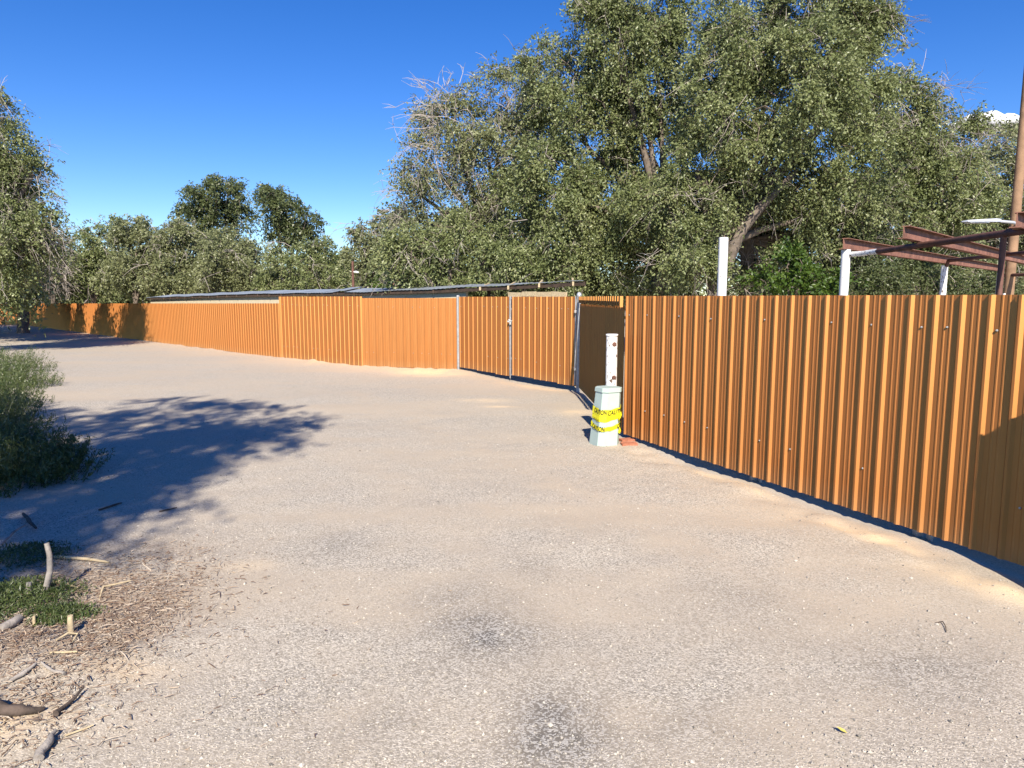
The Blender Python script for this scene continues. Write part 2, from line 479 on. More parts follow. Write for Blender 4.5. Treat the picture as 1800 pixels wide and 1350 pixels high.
tr1 = np.minimum(seg_dist(gx_, gy_, (-3.4, 14.8), (.58, 7.2)), seg_dist(gx_, gy_, (.58, 7.2), (2.0, 3.9)))
tr2 = np.minimum(seg_dist(gx_, gy_, (-6.6, 15.5), (-1.3, 7.6)), seg_dist(gx_, gy_, (-1.3, 7.6), (-.2, 5.0)))
dirt = dirt + 0.95 * np.exp(-(tr1 / .38) ** 2) + 0.7 * np.exp(-(tr2 / .45) ** 2)
sand = patch([(2.98, 5.75, .42, .12, -1.1, 1.25), (3.3, 4.65, .4, .15, -1.1, 1.3), (2.5, 7.2, .3, .08, -1.1, .7), (-2.25, 18.75, .8, .5, -.3, 1.6), (-3.6, 20.0, 1.0, .22, -.3, .9),
              (.6, 16.0, .9, .3, -.95, .7), (-.6, 13.6, .5, .2, 0, .7), (-.25, 12.9, .28, .12, 0, .9), (1.15, 12.2, .35, .3, 0, .8),
              (2.35, 7.9, .5, .12, -1.1, .6), (-2.05, 3.55, .16, .12, 0, .9), (-2.35, 3.05, .22, .16, 0, .9), (-2.6, 2.8, .3, .12, 0, .8), (-1.95, 5.05, .17, .1, 0, .7),
              (-5.9, 22.0, 1.4, .25, -.75, .7)])
chips = patch([(-.17, 4.05, .34, .42, .2, 1.0), (-.38, 4.5, .35, .25, .3, .5), (.24, 3.0, .3, .45, .1, .9), (.75, 3.1, .35, .25, 0, .45), (-1.42, 5.55, .28, .3, 0, .55), (.15, 5.0, .2, .3, 0, .3),
               (1.5, 4.4, .4, .5, 0, .4), (2.2, 3.6, .5, .4, 0, .4), (-.6, 3.1, .12, .1, 0, .4)])
litter = patch([(-2.5, 4.3, .42, .6, .3, 1.0), (-2.85, 3.7, .5, .5, 0, .8), (-2.25, 3.9, .2, .4, 0, .8), (-3.2, 4.7, .6, .5, 0, .7), (-2.9, 5.4, .6, .35, 0, .5), (1.2, 10.6, .4, .3, 0, .25)])
for nm, a in (('dirt', dirt), ('sand', sand), ('chips', chips), ('litter', litter)):
    at_ = gm.attributes.new(nm, 'FLOAT', 'POINT'); at_.data.foreach_set('value', a.astype(np.float32))
tag(link('ground', gm), 'pale grey gravel yard and track with tan dirt and sand', kind='structure')

# ------------------------------------------------------------------ corrugated sheets
RIB = 0.219
def sheet_mesh(n, height, name='sheet_panel', rib_h=0.021):
    prof = []
    for k in range(n):
        u = k * RIB
        prof += [(u + 0.002, 0), (u + 0.012, 0), (u + 0.030, -rib_h), (u + 0.050, -rib_h), (u + 0.070, 0)]
        for c in (0.120, 0.170):
            prof += [(u + c - 0.011, 0), (u + c - 0.005, -0.0036), (u + c + 0.005, -0.0036), (u + c + 0.011, 0)]
    prof += [(n * RIB - 0.001, 0.0005), (n * RIB + 0.014, 0.0035)]
    V = [(a, b, 0.0) for a, b in prof] + [(a, b, height) for a, b in prof]
    k = len(prof)
    F = [(i, i + 1, i + 1 + k, i + k) for i in range(k - 1)]
    return np_mesh(name, V, F, COPPER)
_sheets = {}
def get_sheet(n, h):
    q = (n, round(h, 3))
    if q not in _sheets: _sheets[q] = sheet_mesh(*q)
    return _sheets[q]

def fence(name, label, a, b, ztop, zbot, cat='fence', group=None, reverse=False, posts=(), rails=(1.72, 0.45), screws=True, per=4, seed=0):
    """sheets from a (left as seen from the road) to b; ztop / zbot are (left, right)"""
    a, b = Vector((*a, 0)), Vector((*b, 0))
    L = (b - a).length; d = (b - a) / L
    nrm = Vector((d.y, -d.x, 0))                       # road side
    zg = (zbot[0] + zbot[1]) / 2
    root = thing(name, label, cat, (a.x, a.y, zbot[0]), group)
    ang = math.atan2(d.y, d.x)
    pos = 0.0; rnd = random.Random(seed)
    ns = MB()
    while pos < L - 0.06:
        n = min(per, max(1, round((L - pos) / RIB)))
        f = (pos + n * RIB / 2) / L
        zt, zb = ztop[0] + (ztop[1] - ztop[0]) * f, zbot[0] + (zbot[1] - zbot[0]) * f
        h = round((zt - zb) / 0.02) * 0.02
        o = bpy.data.objects.new('sheet_panel', get_sheet(n, h))
        COL.objects.link(o); o.parent = root
        p = a + d * pos
        o.location = Vector((p.x, p.y, zt - h)) - root.location + nrm * rnd.uniform(0, 0.0012)
        o.rotation_euler = (rnd.uniform(-.003, .003), 0, ang + rnd.uniform(-.004, .004))
        if reverse:
            o.rotation_euler.z = ang + math.pi
            o.location = Vector(((p + d * n * RIB).x, (p + d * n * RIB).y, zt - h)) - root.location
        if screws:
            for zz in (zt - 0.26, zb + 0.42):
                for uu in ((0.108, 0.108 + RIB * 2) if rnd.random() < .6 else (0.15, 0.15 + RIB, 0.1 + RIB * 3)):
                    if uu > n * RIB or rnd.random() < 0.25: continue
                    c = a + d * (pos + uu); c = Vector((c.x, c.y, zz + rnd.uniform(-.012, .012)))
                    ns.tube([c + nrm * 0.002, c + nrm * 0.010, c + nrm * 0.014], [0.009, 0.009, 0.005], 6, smooth=False)
        pos += n * RIB
    if screws and ns.v:
        tag(ns.build('screws', SCREW, root), kind='stuff')
    for zz in rails:
        zt = zz - 2.02
        r_ = MB().beam((a.x - nrm.x * .035, a.y - nrm.y * .035, ztop[0] + zt), (b.x - nrm.x * .035, b.y - nrm.y * .035, ztop[1] + zt), 0.05, 0.05)
        r_.build('rail', GALV, root)
    for s in posts:
        c = a + d * s - nrm * 0.1
        f = s / L
        MB().box((c.x - .03, c.y - .03, gz(c.x, c.y) - 0.3), (c.x + .03, c.y + .03, ztop[0] + (ztop[1] - ztop[0]) * f - 0.08)).build('post', GALV, root)
        c2 = c + d * 0.11
        MB().box((c2.x - .012, c2.y - .03, gz(c2.x, c2.y) - 0.3), (c2.x + .012, c2.y + .03, ztop[0] + (ztop[1] - ztop[0]) * f - 0.1)).build('brace', GALV, root)
    return root, a, b, d, nrm

fence('corrugated_fence', 'tall copper corrugated fence run from behind the green pedestal to the right edge', P_CORNER, P_NEAR, (2.02, 2.02), (0.05, 0.05),
      posts=(0.06, 2.55, 4.55, 6.2), group='copper corrugated metal fencing', seed=1)
fence('corrugated_fence', 'narrow shaded fence wing standing edge on just outside the right picture edge', P_JOG, (P_NEAR[0] - .04, P_NEAR[1] - .02), (1.92, 1.92), (0.05, 0.05),
      group='copper corrugated metal fencing', rails=(1.6,), screws=False, seed=2)
rt = fence('corrugated_fence', 'dark shaded fence side wall between the capped gate post and white bollard', (P_CORNER[0] - .02, P_CORNER[1] + .06), (P_GATER[0] + .02, P_GATER[1] - .1), (1.88, 1.86), (0.06, 0.05),
      group='copper corrugated metal fencing', rails=(), screws=False, reverse=False, posts=(), seed=3)
fence('corrugated_fence', 'pale orange sunlit fence wall facing the road left of the double gate', P_BEND, P_GATEL, (1.985, 1.985), (0.02, 0.02),
      group='copper corrugated metal fencing', seed=4, posts=(1.5,))
fence('corrugated_fence', 'taller striped fence stretch between the low long fence and the pale orange wall', P_STEP, P_BEND, (2.03, 2.03), (0.0, 0.0),
      group='copper corrugated metal fencing', seed=5, posts=(0.05, 2.2))
fence('corrugated_fence', 'long low copper fence running off along the track into tree shade', P_FAR, (P_STEP[0] - .02, P_STEP[1] + .02), (1.46, 1.81), (-0.48, 0.0),
      group='copper corrugated metal fencing', seed=6, screws=False)
fence('corrugated_fence', 'small distant orange fence piece facing the road at far left end', (-48.9, 66.2), (P_FAR[0] - .1, P_FAR[1] + .02), (1.46, 1.46), (-0.5, -0.5),
      group='copper corrugated metal fencing', seed=7, screws=False)
for (q, zt, lb) in ((P_BEND, 2.03, 'bend'), (P_STEP, 2.03, 'step')):
    o_ = [o for o in bpy.data.objects if o.get('label', '').startswith('taller striped')][0]
    MB().box((q[0] - .028, q[1] - .02, -.1), (q[0] + .028, q[1] + .035, zt - .002)).build('corner_trim', COPPER, o_)
# ribbed strip added along the shaded wing's top, shaped to catch the sun
rroot, ra, rb_, rd, rn = rt
cap = MB()
nr = 24; stp = (rb_ - ra).length / nr
for k in range(nr):
    p = ra + rd * (k * stp) - rn * 0.012
    q = p + rd * stp * 0.55
    r2 = p + rd * stp
    hb = 1.885 - 0.02 * (k % 3 == 0)
    off = -rn * 0.045
    pts = []
    for zz in (hb, 2.02):
        pts += [(p.x, p.y, zz), (p.x + off.x, p.y + off.y, zz), (q.x + off.x, q.y + off.y, zz), (q.x, q.y, zz), (r2.x, r2.y, zz)]
    cap.add(pts, [(0, 1, 6, 5), (1, 2, 7, 6), (2, 3, 8, 7), (3, 4, 9, 8)])
cap.build('sun_strip', COPPER, rroot)

# ------------------------------------------------------------------ double gate
def gate_leaf(label, a, b, seed):
    root, A, B, d, n = fence('gate_leaf', label, a, b, (2.02, 2.02), (0.10, 0.06), cat='gate', group='double driveway gate leaves', rails=(1.72, 0.5), seed=seed)
    fr = MB()
    for p in (A + d * 0.02, B - d * 0.02):
        fr.tube([(p.x, p.y, 0.09), (p.x, p.y, 2.03)], 0.022, 8)
    for zz in (0.1, 1.98):
        fr.tube([(A.x - n.x * .03, A.y - n.y * .03, zz), (B.x - n.x * .03, B.y - n.y * .03, zz)], 0.02, 8)
    fr.build('frame', GALV, root)
    return root, A, B, d, n
gl, gr = Vector((*P_GATEL, 0)), Vector((*P_GATER, 0))
gd = (gr - gl).normalized(); gn = Vector((gd.y, -gd.x, 0)); gL = (gr - gl).length
lf = gate_leaf('left leaf of the striped copper double gate beside the pale orange wall', tuple((gl + gd * 0.06)[:2]), tuple((gl + gd * (gL / 2 - .03))[:2]), 11)
rf = gate_leaf('right leaf of the striped copper double gate hung on the capped post', tuple((gl + gd * (gL / 2 + .03))[:2]), tuple((gr - gd * 0.08)[:2]), 12)
c = gl + gd * (gL / 2) + gn * 0.035
lt = MB()
lt.box((c.x - .07, c.y - .012, 1.40), (c.x + .07, c.y + .012, 1.44)); lt.box((c.x - .02, c.y - .03, 1.34), (c.x + .02, c.y + .015, 1.42))
lt.tube([(c.x - .05, c.y - .02, 1.47), (c.x - .02, c.y - .035, 1.45), (c.x + .03, c.y - .03, 1.43), (c.x + .06, c.y - .02, 1.46)], 0.008, 6)
lt.build('latch', SCREW, rf[0])
rod = MB().tube([(c.x, c.y, 0.02), (c.x, c.y, 0.62)], 0.011, 6); rod.build('drop_rod', GALV, rf[0])
gp = thing('gate_post', 'thin grey steel gate post between pale orange wall and striped gate', 'post', (*P_GATEL, 0), 'galvanised gate posts')
MB().tube([(P_GATEL[0], P_GATEL[1], -0.3), (P_GATEL[0], P_GATEL[1], 2.03)], 0.04, 12).build('shaft', GALV, gp)
MB().tube([(P_GATEL[0], P_GATEL[1], 2.03), (P_GATEL[0], P_GATEL[1], 2.05), (P_GATEL[0], P_GATEL[1], 2.065)], [.045, .04, .015], 12).build('cap', GALV, gp)
gp = thing('gate_post', 'grey steel gate post with domed cap beside the dark shaded fence wall', 'post', (*P_GATER, 0), 'galvanised gate posts')
MB().tube([(P_GATER[0], P_GATER[1], -0.3), (P_GATER[0], P_GATER[1], 2.04)], 0.045, 14).build('shaft', GALV, gp)
MB().tube([(P_GATER[0], P_GATER[1], 2.04), (P_GATER[0], P_GATER[1], 2.075), (P_GATER[0], P_GATER[1], 2.105), (P_GATER[0], P_GATER[1], 2.12)], [.055, .053, .035, .008], 14).build('cap', SCREW, gp)
for zz in (0.45, 1.7):
    q = gr - gd * .04 + gn * .03
    MB().box((q.x - .05, q.y - .03, zz - .03), (q.x + .04, q.y + .03, zz + .03)).build('hinge', GALV, gp)

# ------------------------------------------------------------------ long low shed behind the fence
sh = thing('shed', 'long low shed with grey sheet roof and cream wall behind the fence', 'shed', (1.77, 17.7, 0))
ed = Vector((-.68, .733, 0)).normalized(); bk = Vector((.733, .68, 0)).normalized()
E0 = Vector((1.77, 17.7, 0))
def eave_z(t): return float(np.interp(t, [0, 5.7, 10.4, 20, 36, 37], [2.42, 2.28, 2.20, 2.17, 2.00, 1.99])) + 0.010 * math.sin(t * 1.7)
nroof = 40
for k in range(nroof):
    t0, t1 = k * 36.0 / nroof, (k + 1) * 36.0 / nroof - 0.004
    V = []
    r_ = random.Random(k)
    lift = r_.uniform(0.0, 0.012) + (0.05 if k == 13 else 0)
    for t in np.linspace(t0, t1, 9):
        sk = (2.0 / 1.0)
        for j, (bd, rise) in enumerate(((0, 0), (1.9, float(np.interp(t, [0, 3, 9], [.03, .10, .17]))))):
            q = E0 + ed * t + Vector((.13, 2.55, 0)) * (bd / 1.9)
            zz = eave_z(t) + rise + lift + 0.005 * (1 if int(round((t - t0) / (t1 - t0) * 8)) % 2 else -1)
            V.append((q.x, q.y, zz))
    n9 = 9
    top = [(2 * i, 2 * i + 2, 2 * i + 3, 2 * i + 1) for i in range(n9 - 1)]
    m_ = MB().add(V, top)
    V2 = [(x, y, z - 0.012) for x, y, z in V]
    m_.add(V2, [f[::-1] for f in top])
    m_.add([V[2 * i] for i in range(n9)] + [V2[2 * i] for i in range(n9)], [(i, i + 1, i + 1 + n9, i + n9) for i in range(n9 - 1)])
    m_.build('roof_sheet', ROOFM, sh)
fa = MB(); 
for k in range(12):
    t0, t1 = k * 36 / 12, (k + 1) * 36 / 12
    p, q = E0 + ed * t0 + bk * .06, E0 + ed * t1 + bk * .06
    fa.beam((p.x, p.y, eave_z(t0) - .075), (q.x, q.y, eave_z(t1) - .075), .04, .10)
fa.build('fascia', OLDWOOD, sh)
for k in range(30):
    t = 0.25 + k * 1.2
    p = E0 + ed * t + bk * (.02 if k > 3 else -.10); q = E0 + ed * t + Vector((.12, 2.4, 0))
    MB().beam((p.x, p.y, eave_z(t) - .075), (q.x, q.y, eave_z(t) + .09), .05, .10).build('rafter', OLDWOOD if k > 3 else PALEWOOD, sh)
def wall(t0, t1, zoff, mt, name):
    m_ = MB()
    p, q = E0 + ed * t0 + bk * .16, E0 + ed * t1 + bk * .16
    for (z0, z1) in ((0, 1),):
        a0 = [(p.x, p.y, -0.3), (q.x, q.y, -0.7), (q.x, q.y, eave_z(t1) + zoff), (p.x, p.y, eave_z(t0) + zoff)]
        b_ = [(x + bk.x * .08, y + bk.y * .08, z) for x, y, z in a0]
        m_.add(a0 + b_, [(0, 1, 2, 3), (7, 6, 5, 4), (3, 2, 6, 7), (0, 3, 7, 4), (2, 1, 5, 6), (1, 0, 4, 5)])
    m_.build(name, mt, sh)
for k in range(11):
    wall(17.0 + k * 1.7, 17.0 + (k + 1) * 1.7 - .012, -0.06, CREAM, 'wall_panel')
for k in range(5):
    wall(4.8 + k * 1.7, 4.8 + (k + 1) * 1.7 - .012, -0.10, CREAM, 'wall_panel')
wall(1.6, 4.8, -0.33, OLDWOOD, 'plank_wall')
for k in range(4):
    t = 0.5 + k * .55
    p = E0 + ed * t - bk * .06; q = E0 + ed * (t + .53) - bk * .06
    MB().beam((p.x, p.y, 2.07 + .012 * (k % 3)), (q.x, q.y, 2.08 + .014 * ((k + 1) % 2)), .04, .13).build('pale_board', PALEWOOD, sh)
for k in range(1, 9):
    p = E0 + ed * (0.4 + k * 3.75) + bk * .5
    MB().box((p.x - .05, p.y - .05, -.8), (p.x + .05, p.y + .05, eave_z(k * 3.75) - .08)).build('post', OLDWOOD, sh)

# ------------------------------------------------------------------ small pole beyond the shed
p0 = at(621, 505, 31)
sp_ = thing('wooden_pole', 'thin brown pole with small white fitting rising beyond the shed roof', 'pole', (p0.x, p0.y, gz(p0.x, p0.y)))
zt = at(622, 459, 31).z
MB().tube([(p0.x, p0.y, -.4), (p0.x, p0.y, 1.5), (p0.x, p0.y, zt)], [.07, .065, .055], 8).build('shaft', RUST_DARK, sp_)
q = at(626, 478, 31)
MB().tube([(p0.x, p0.y, q.z), (q.x, q.y - .05, q.z), (q.x + .12, q.y - .05, q.z - .03)], [.02, .05, .04], 8).build('fitting', WHITE, sp_)

# ------------------------------------------------------------------ white pipe posts, steel frame behind the fence
zt = at(1272, 419, 10.2)
wp = thing('pipe_post', 'lone tall white pipe post behind the fence in front of the big elm', 'post', (zt.x, zt.y, 0))
MB().tube([(zt.x, zt.y, -.3), (zt.x, zt.y, zt.z)], .066, 18).build('shaft', WHITE, wp)
MB().tube([(zt.x, zt.y, zt.z), (zt.x, zt.y, zt.z + .012)], [.066, .062], 18).build('cap', WHITE, wp)
sf = thing('steel_frame', 'rusty steel carport frame of white posts, brown beams and pipes behind the fence', 'steel frame', (4.43, 9.5, 0))
bdir = Vector((.688, .727, 0)).normalized()
A0 = Vector((4.43, 9.5, 0))
def channel(p, L, ztop, ht, fl):
    """C-channel: web facing the road, flanges to the back and a proud top flange"""
    s = Vector((bdir.y, -bdir.x, 0))
    m_ = MB()
    q = p + bdir * L
    t = .008
    m_.beam((p.x, p.y, ztop - ht / 2), (q.x, q.y, ztop - ht / 2), t, ht)
    for zz in (ztop + t / 2, ztop - ht - t / 2):
        c1 = p + s * (fl * (.25 if zz > ztop else -.1)); c2 = q + s * (fl * (.25 if zz > ztop else -.1))
        m_.beam((c1.x, c1.y, zz), (c2.x, c2.y, zz), fl, t)
    return m_
channel(A0 - bdir * .12, 11.3, 2.765, .125, .085).build('beam', RUST, sf)
channel(Vector((4.15, 7.62, 0)), 10.0, 2.745, .115, .085).build('beam', RUST, sf)
channel(Vector((4.33, 6.18, 0)), 7.0, 2.72, .115, .085).build('beam', RUST, sf)
for (t, zt_) in ((0, 2.63), (5.35, 2.60), (10.8, 2.62)):
    p = A0 + bdir * t
    MB().tube([(p.x, p.y, -.3), (p.x, p.y, zt_)], .058, 16).build('post', WHITE_CHIP if t > 0 else WHITE, sf)
pz = 2.575
MB().tube([(4.46, 9.47, pz - .01), (4.55, 9.3, pz - .008), (4.55, 8.9, pz - .005)], .036, 10).build('pipe', WHITE_CHIP, sf)
MB().tube([(4.55, 8.9, pz - .005), (4.50, 4.9, pz + .02), (4.47, 3.2, pz + .03)], .036, 10).build('pipe', RUST_DARK, sf)
b1 = A0 + bdir * 5.35
MB().tube([(b1.x, b1.y - .05, 2.58), (b1.x, b1.y - .1, 2.68), (b1.x - .2, 8.0, 2.72)], .033, 10).build('pipe', RUST_DARK, sf)
c1 = A0 + bdir * 10.8
MB().tube([(c1.x, c1.y - .05, 2.53), (c1.x, c1.y - 6, 2.5)], .04, 10).build('pipe', RUST_DARK, sf)
MB().tube([(4.52, 6.6, pz - .01), (4.52, 6.6, -.3)], .027, 10).build('upright', RUST_DARK, sf)

# ------------------------------------------------------------------ utility pole and its area light
ub = at(1773, 516, 17.0)
up_ = thing('utility_pole', 'brown wooden utility pole rising out of frame at the right edge', 'utility pole', (ub.x, ub.y, gz(ub.x, ub.y)))
MB().tube([(ub.x, ub.y, -.5), (ub.x, ub.y, 2), (ub.x + .03, ub.y, 9.5)], [.12, .11, .09], 16).build('shaft', POLEW, up_)
wires = MB()
MB().tube([(ub.x - .14, ub.y, -.4), (ub.x - .125, ub.y - .03, 2.1)], .03, 8).build('conduit', WHITE, up_)
MB().beam((ub.x - .9, ub.y - .12, 8.9), (ub.x + .9, ub.y - .12, 8.9), .09, .11).build('crossarm', POLEW, up_)
hp = at(1690, 390, 16.6); he = at(1758, 389, 16.6); ae = at(1781, 391, 16.6)
lm = thing('area_light', 'flat silver floodlight head on a short arm beside the utility pole', 'lamp', (ae.x, ae.y, ae.z))
hd = MB()
d = (he - hp)
prof = [(0, .02, .015), (.08, .13, .03), (.5, .15, .045), (.85, .11, .06), (1, .05, .05)]
V = []
for f, wd, th in prof:
    c = hp + d * f
    V += [(c.x, c.y - wd, c.z - th * .3), (c.x, c.y + wd, c.z - th * .3), (c.x, c.y + wd * .8, c.z + th), (c.x, c.y - wd * .8, c.z + th)]
F = [(0, 3, 2, 1), (16, 17, 18, 19)]
for i in range(4):
    for k in range(4): F.append((i * 4 + k, i * 4 + (k + 1) % 4, i * 4 + 4 + (k + 1) % 4, i * 4 + 4 + k))
hd.add(V, F).build('head', SILVER, lm)
c = hp + d * .4
MB().box((c.x - .22, c.y - .11, c.z - .035), (c.x + .22, c.y + .11, c.z - .012)).build('lens', LENS, lm)
MB().tube([he, (ae.x, ae.y, ae.z), (ub.x, ub.y - .1, ae.z - .02)], .035, 10).build('arm', SILVER, lm)

# ------------------------------------------------------------------ bollard, pedestal, caution tape, bricks
bx, by = 1.385, 9.78
bo = thing('bollard', 'chipped white pipe bollard behind the green pedestal at the fence corner', 'bollard', (bx, by, gz(bx, by)))
BT = 1.50
MB().tube([(bx, by, -.3), (bx, by, BT - .03)], .078, 24).build('shaft', WHITE_CHIP, bo)
MB().tube([(bx, by, BT - .03), (bx, by, BT - .028), (bx, by, BT - .003), (bx, by, BT)], [.074, .085, .085, .07], 24).build('cap', WHITE, bo)
for zz in (1.36, .90):
    a_ = math.radians(-72); cx_, cy_ = bx + .078 * math.cos(a_), by + .078 * math.sin(a_)
    n_ = Vector((math.cos(a_), math.sin(a_), 0))
    c = Vector((cx_, cy_, zz))
    MB().tube([c - n_ * .01, c + n_ * .004, c + n_ * .007], [.031, .031, .022], 14).build('rust_plug', RUST_DARK, bo)

pbx, pby = 1.265, 9.56
pg = thing('utility_pedestal', 'pale green tapered utility pedestal with flat lid by the white bollard', 'pedestal', (pbx, pby, gz(pbx, pby) - .02))
PH = 0.82; PROT = math.radians(24)
def octo(z, grow=0.0):
    f = z / PH
    a = (.172 - .030 * f) + grow; ch = .62
    pts = []
    for k in range(4):
        base = k * math.pi / 2 + PROT
        for s in (-1, 1):
            u = Vector((math.cos(base), math.sin(base), 0)); v = Vector((-math.sin(base), math.cos(base), 0))
            pts.append(u * a + v * a * ch * s)
    off = Vector((pbx + .055 * f, pby, pg.location.z + z))
    return [p + off for p in pts]
m_ = MB()
zs = [0, .2, .45, .7, PH - .05]
rings = [octo(z) for z in zs]
V = [p for r in rings for p in r]
m_.add(V, [(i * 8 + k, i * 8 + (k + 1) % 8, i * 8 + 8 + (k + 1) % 8, i * 8 + 8 + k) for i in range(len(zs) - 1) for k in range(8)])
m_.build('body', PEDM, pg)
m_ = MB()
rg = [octo(PH - .06, .004), octo(PH - .06, .012), octo(PH - .005, .012), octo(PH, .004)]
V = [p for r in rg for p in r]
m_.add(V, [(i * 8 + k, i * 8 + (k + 1) % 8, i * 8 + 8 + (k + 1) % 8, i * 8 + 8 + k) for i in range(3) for k in range(8)] + [tuple(range(24, 32)), tuple(range(0, 8))[::-1]])
m_.build('lid', PEDM, pg)

def per_pt(s, z, grow):
    """point at arc length s (m) from the left visible edge going right round the pedestal"""
    r = octo(z, grow)
    # start at the vertex furthest left in view and go counter-clockwise (left -> front -> right)
    i0 = min(range(8), key=lambda i: r[i].x)
    k = 0; s = s
    tot = sum((r[(i + 1) % 8] - r[i]).length for i in range(8)); s = s % tot
    while True:
        a, b = r[(i0 + k) % 8], r[(i0 + k + 1) % 8]
        l = (b - a).length
        if s <= l: return a + (b - a) * (s / l)
        s -= l; k += 1
def perim(z): 
    r = octo(z); return sum((r[(i + 1) % 8] - r[i]).length for i in range(8))
PERIM = perim(.4)
ct = thing('caution_tape', 'yellow CAUTION tape wrapped twice round the green pedestal', 'caution tape', (pbx, pby, .3))
def band(zl, hl, phase, amp, name='band', grow=.006):
    """zl(s) centre height, hl half width; wrinkled strip once round"""
    V, n = [], 72
    for i in range(n + 1):
        s = PERIM * i / n * .999
        for j in (-1, -.35, .35, 1):
            z = zl(s) + hl(s) * j + .004 * math.sin(s * 40 + j * 3 + phase)
            V.append(per_pt(s, z, grow + amp * abs(math.sin(s * 31 + j * 2 + phase))))
    F = [(i * 4 + k, i * 4 + 4 + k, i * 4 + 5 + k, i * 4 + 1 + k) for i in range(n) for k in range(3)]
    o = MB().add(V, F, True).build(name, TAPE, ct)
    return o
tw = lambda s: math.sin(2 * math.pi * s / PERIM)
z1 = lambda s: .515 - .035 * tw(s) + .0 ; h1 = lambda s: .050 - .006 * tw(s * 1.3)
z2 = lambda s: .455 - .055 * tw(s + .05); h2 = lambda s: .042
z3 = lambda s: .315 - .055 * tw(s) ; h3 = lambda s: .036 - .008 * tw(s)
band(z1, h1, 0, .006, grow=.006); band(z2, h2, 2, .005, grow=.004); band(z3, h3, 4, .005)
tail = MB()
V = []
for i in range(9):
    f = i / 8
    p = per_pt(PERIM * .47, .50 - .30 * f, .012 + .02 * math.sin(f * 6))
    V += [p, p + Vector((.02 + .02 * math.sin(f * 9), .03, -.015))]
tail.add(V, [(2 * i, 2 * i + 1, 2 * i + 3, 2 * i + 2) for i in range(8)], True).build('loose_end', TAPE, ct)
def tape_text(body, s0, zf, size, lo=-9, hi=9, squeeze=1.0, parent=None):
    cu = bpy.data.curves.new('tmp', 'FONT'); cu.body = body; cu.size = size; cu.resolution_u = 3; cu.offset = size * .018
    to = bpy.data.objects.new('tmp', cu); COL.objects.link(to)
    dg = bpy.context.evaluated_depsgraph_get()
    me = bpy.data.meshes.new_from_object(to.evaluated_get(dg))
    bpy.data.objects.remove(to)
    import bmesh
    bm = bmesh.new(); bm.from_mesh(me)
    bmesh.ops.triangulate(bm, faces=bm.faces[:])
    vs = [v.co.copy() for v in bm.verts]; fs = [tuple(v.index for v in f.verts) for f in bm.faces]
    bm.free()
    m_ = MB(); V = []
    for v in vs:
        s = s0 + v.x * squeeze; dz = max(lo, min(hi, v.y - size * .35))
        V.append(per_pt(s, zf(s) + dz, .0165))
    m_.add(V, fs).build('lettering', INK, ct)
tape_text('CAUTION', .062, lambda s: z1(s) + .012, .088, squeeze=.62)
tape_text('CAUTION', .325, lambda s: z1(s) - .0, .085, squeeze=.8)
tape_text('CAUTION', .045, lambda s: z2(s) - .012, .070, hi=.006, squeeze=.5)
tape_text('CAUTION', .06, lambda s: z3(s) + .004, .088, squeeze=.64)
tape_text('CAUTION', .50, z3, .085, squeeze=.75)
for k, (x, y, a, lb) in enumerate(((1.62, 9.74, .35, 'broken red brick half sunk in the dirt tight against the fence foot'), (1.60, 9.47, .15, 'flat red brick in the dirt a step in front of the other brick'))):
    z = gz(x, y)
    m_ = MB().box((-.11, -.05, -.02), (.11, .05, .03), Matrix.Translation((x, y, z)) @ Matrix.Rotation(a, 4, 'Z') @ Matrix.Rotation(.08, 4, 'X'))
    tag(m_.build('brick', BRICKM, None, (x, y, z)), lb, 'brick', 'red bricks by the fence corner')

# ------------------------------------------------------------------ trees
def unit(v):
    return v / np.maximum(np.linalg.norm(v, axis=-1, keepdims=True), 1e-9)

def leaves_mesh(name, P, D, length, width, rs, m, fold=0.25, tri=False):
    """one diamond leaf at each point P along direction D"""
    n = len(P)
    a = unit(D)
    q = unit(rs.normal(size=(n, 3)) + np.array([0.0, -0.55, 0.5]))
    s = unit(np.cross(a, q)); up = np.cross(s, a)
    l = (length * rs.uniform(.65, 1.3, n))[:, None]; wd = (width * rs.uniform(.7, 1.25, n))[:, None]
    if tri:
        V = np.empty((n, 3, 3), np.float32)
        V[:, 0] = P + s * wd * .5; V[:, 1] = P - s * wd * .5 + up * wd * fold; V[:, 2] = P + a * l
        return np_mesh(name, V.reshape(-1, 3), np.arange(n * 3).reshape(n, 3), m)
    V = np.empty((n, 4, 3), np.float32)
    V[:, 0] = P
    V[:, 1] = P + a * l * .45 + s * wd * .5 + up * wd * fold * .5
    V[:, 2] = P + a * l
    V[:, 3] = P + a * l * .45 - s * wd * .5 + up * wd * fold * .5
    return np_mesh(name, V.reshape(-1, 3), np.arange(n * 4).reshape(n, 4), m)

def tubes_np(p, r, n=4):
    """p: k x m x 3 polylines, r: k x m radii -> V, F"""
    k, m_, _ = p.shape
    d = np.gradient(p, axis=1); d = unit(d)
    ref = np.where(np.abs(d[..., 2:3]) > .9, np.array([1., 0, 0]), np.array([0, 0, 1.]))
    s = unit(np.cross(d, ref)); u = np.cross(d, s)
    ang = np.arange(n) * 2 * np.pi / n
    V = p[:, :, None, :] + (s[:, :, None, :] * np.cos(ang)[None, None, :, None] + u[:, :, None, :] * np.sin(ang)[None, None, :, None]) * r[:, :, None, None]
    idx = np.arange(k * m_ * n).reshape(k, m_, n)
    F = np.stack([idx[:, :-1, :], np.roll(idx, -1, 2)[:, :-1, :], np.roll(idx, -1, 2)[:, 1:, :], idx[:, 1:, :]], -1).reshape(-1, 4)
    return V.reshape(-1, 3), F

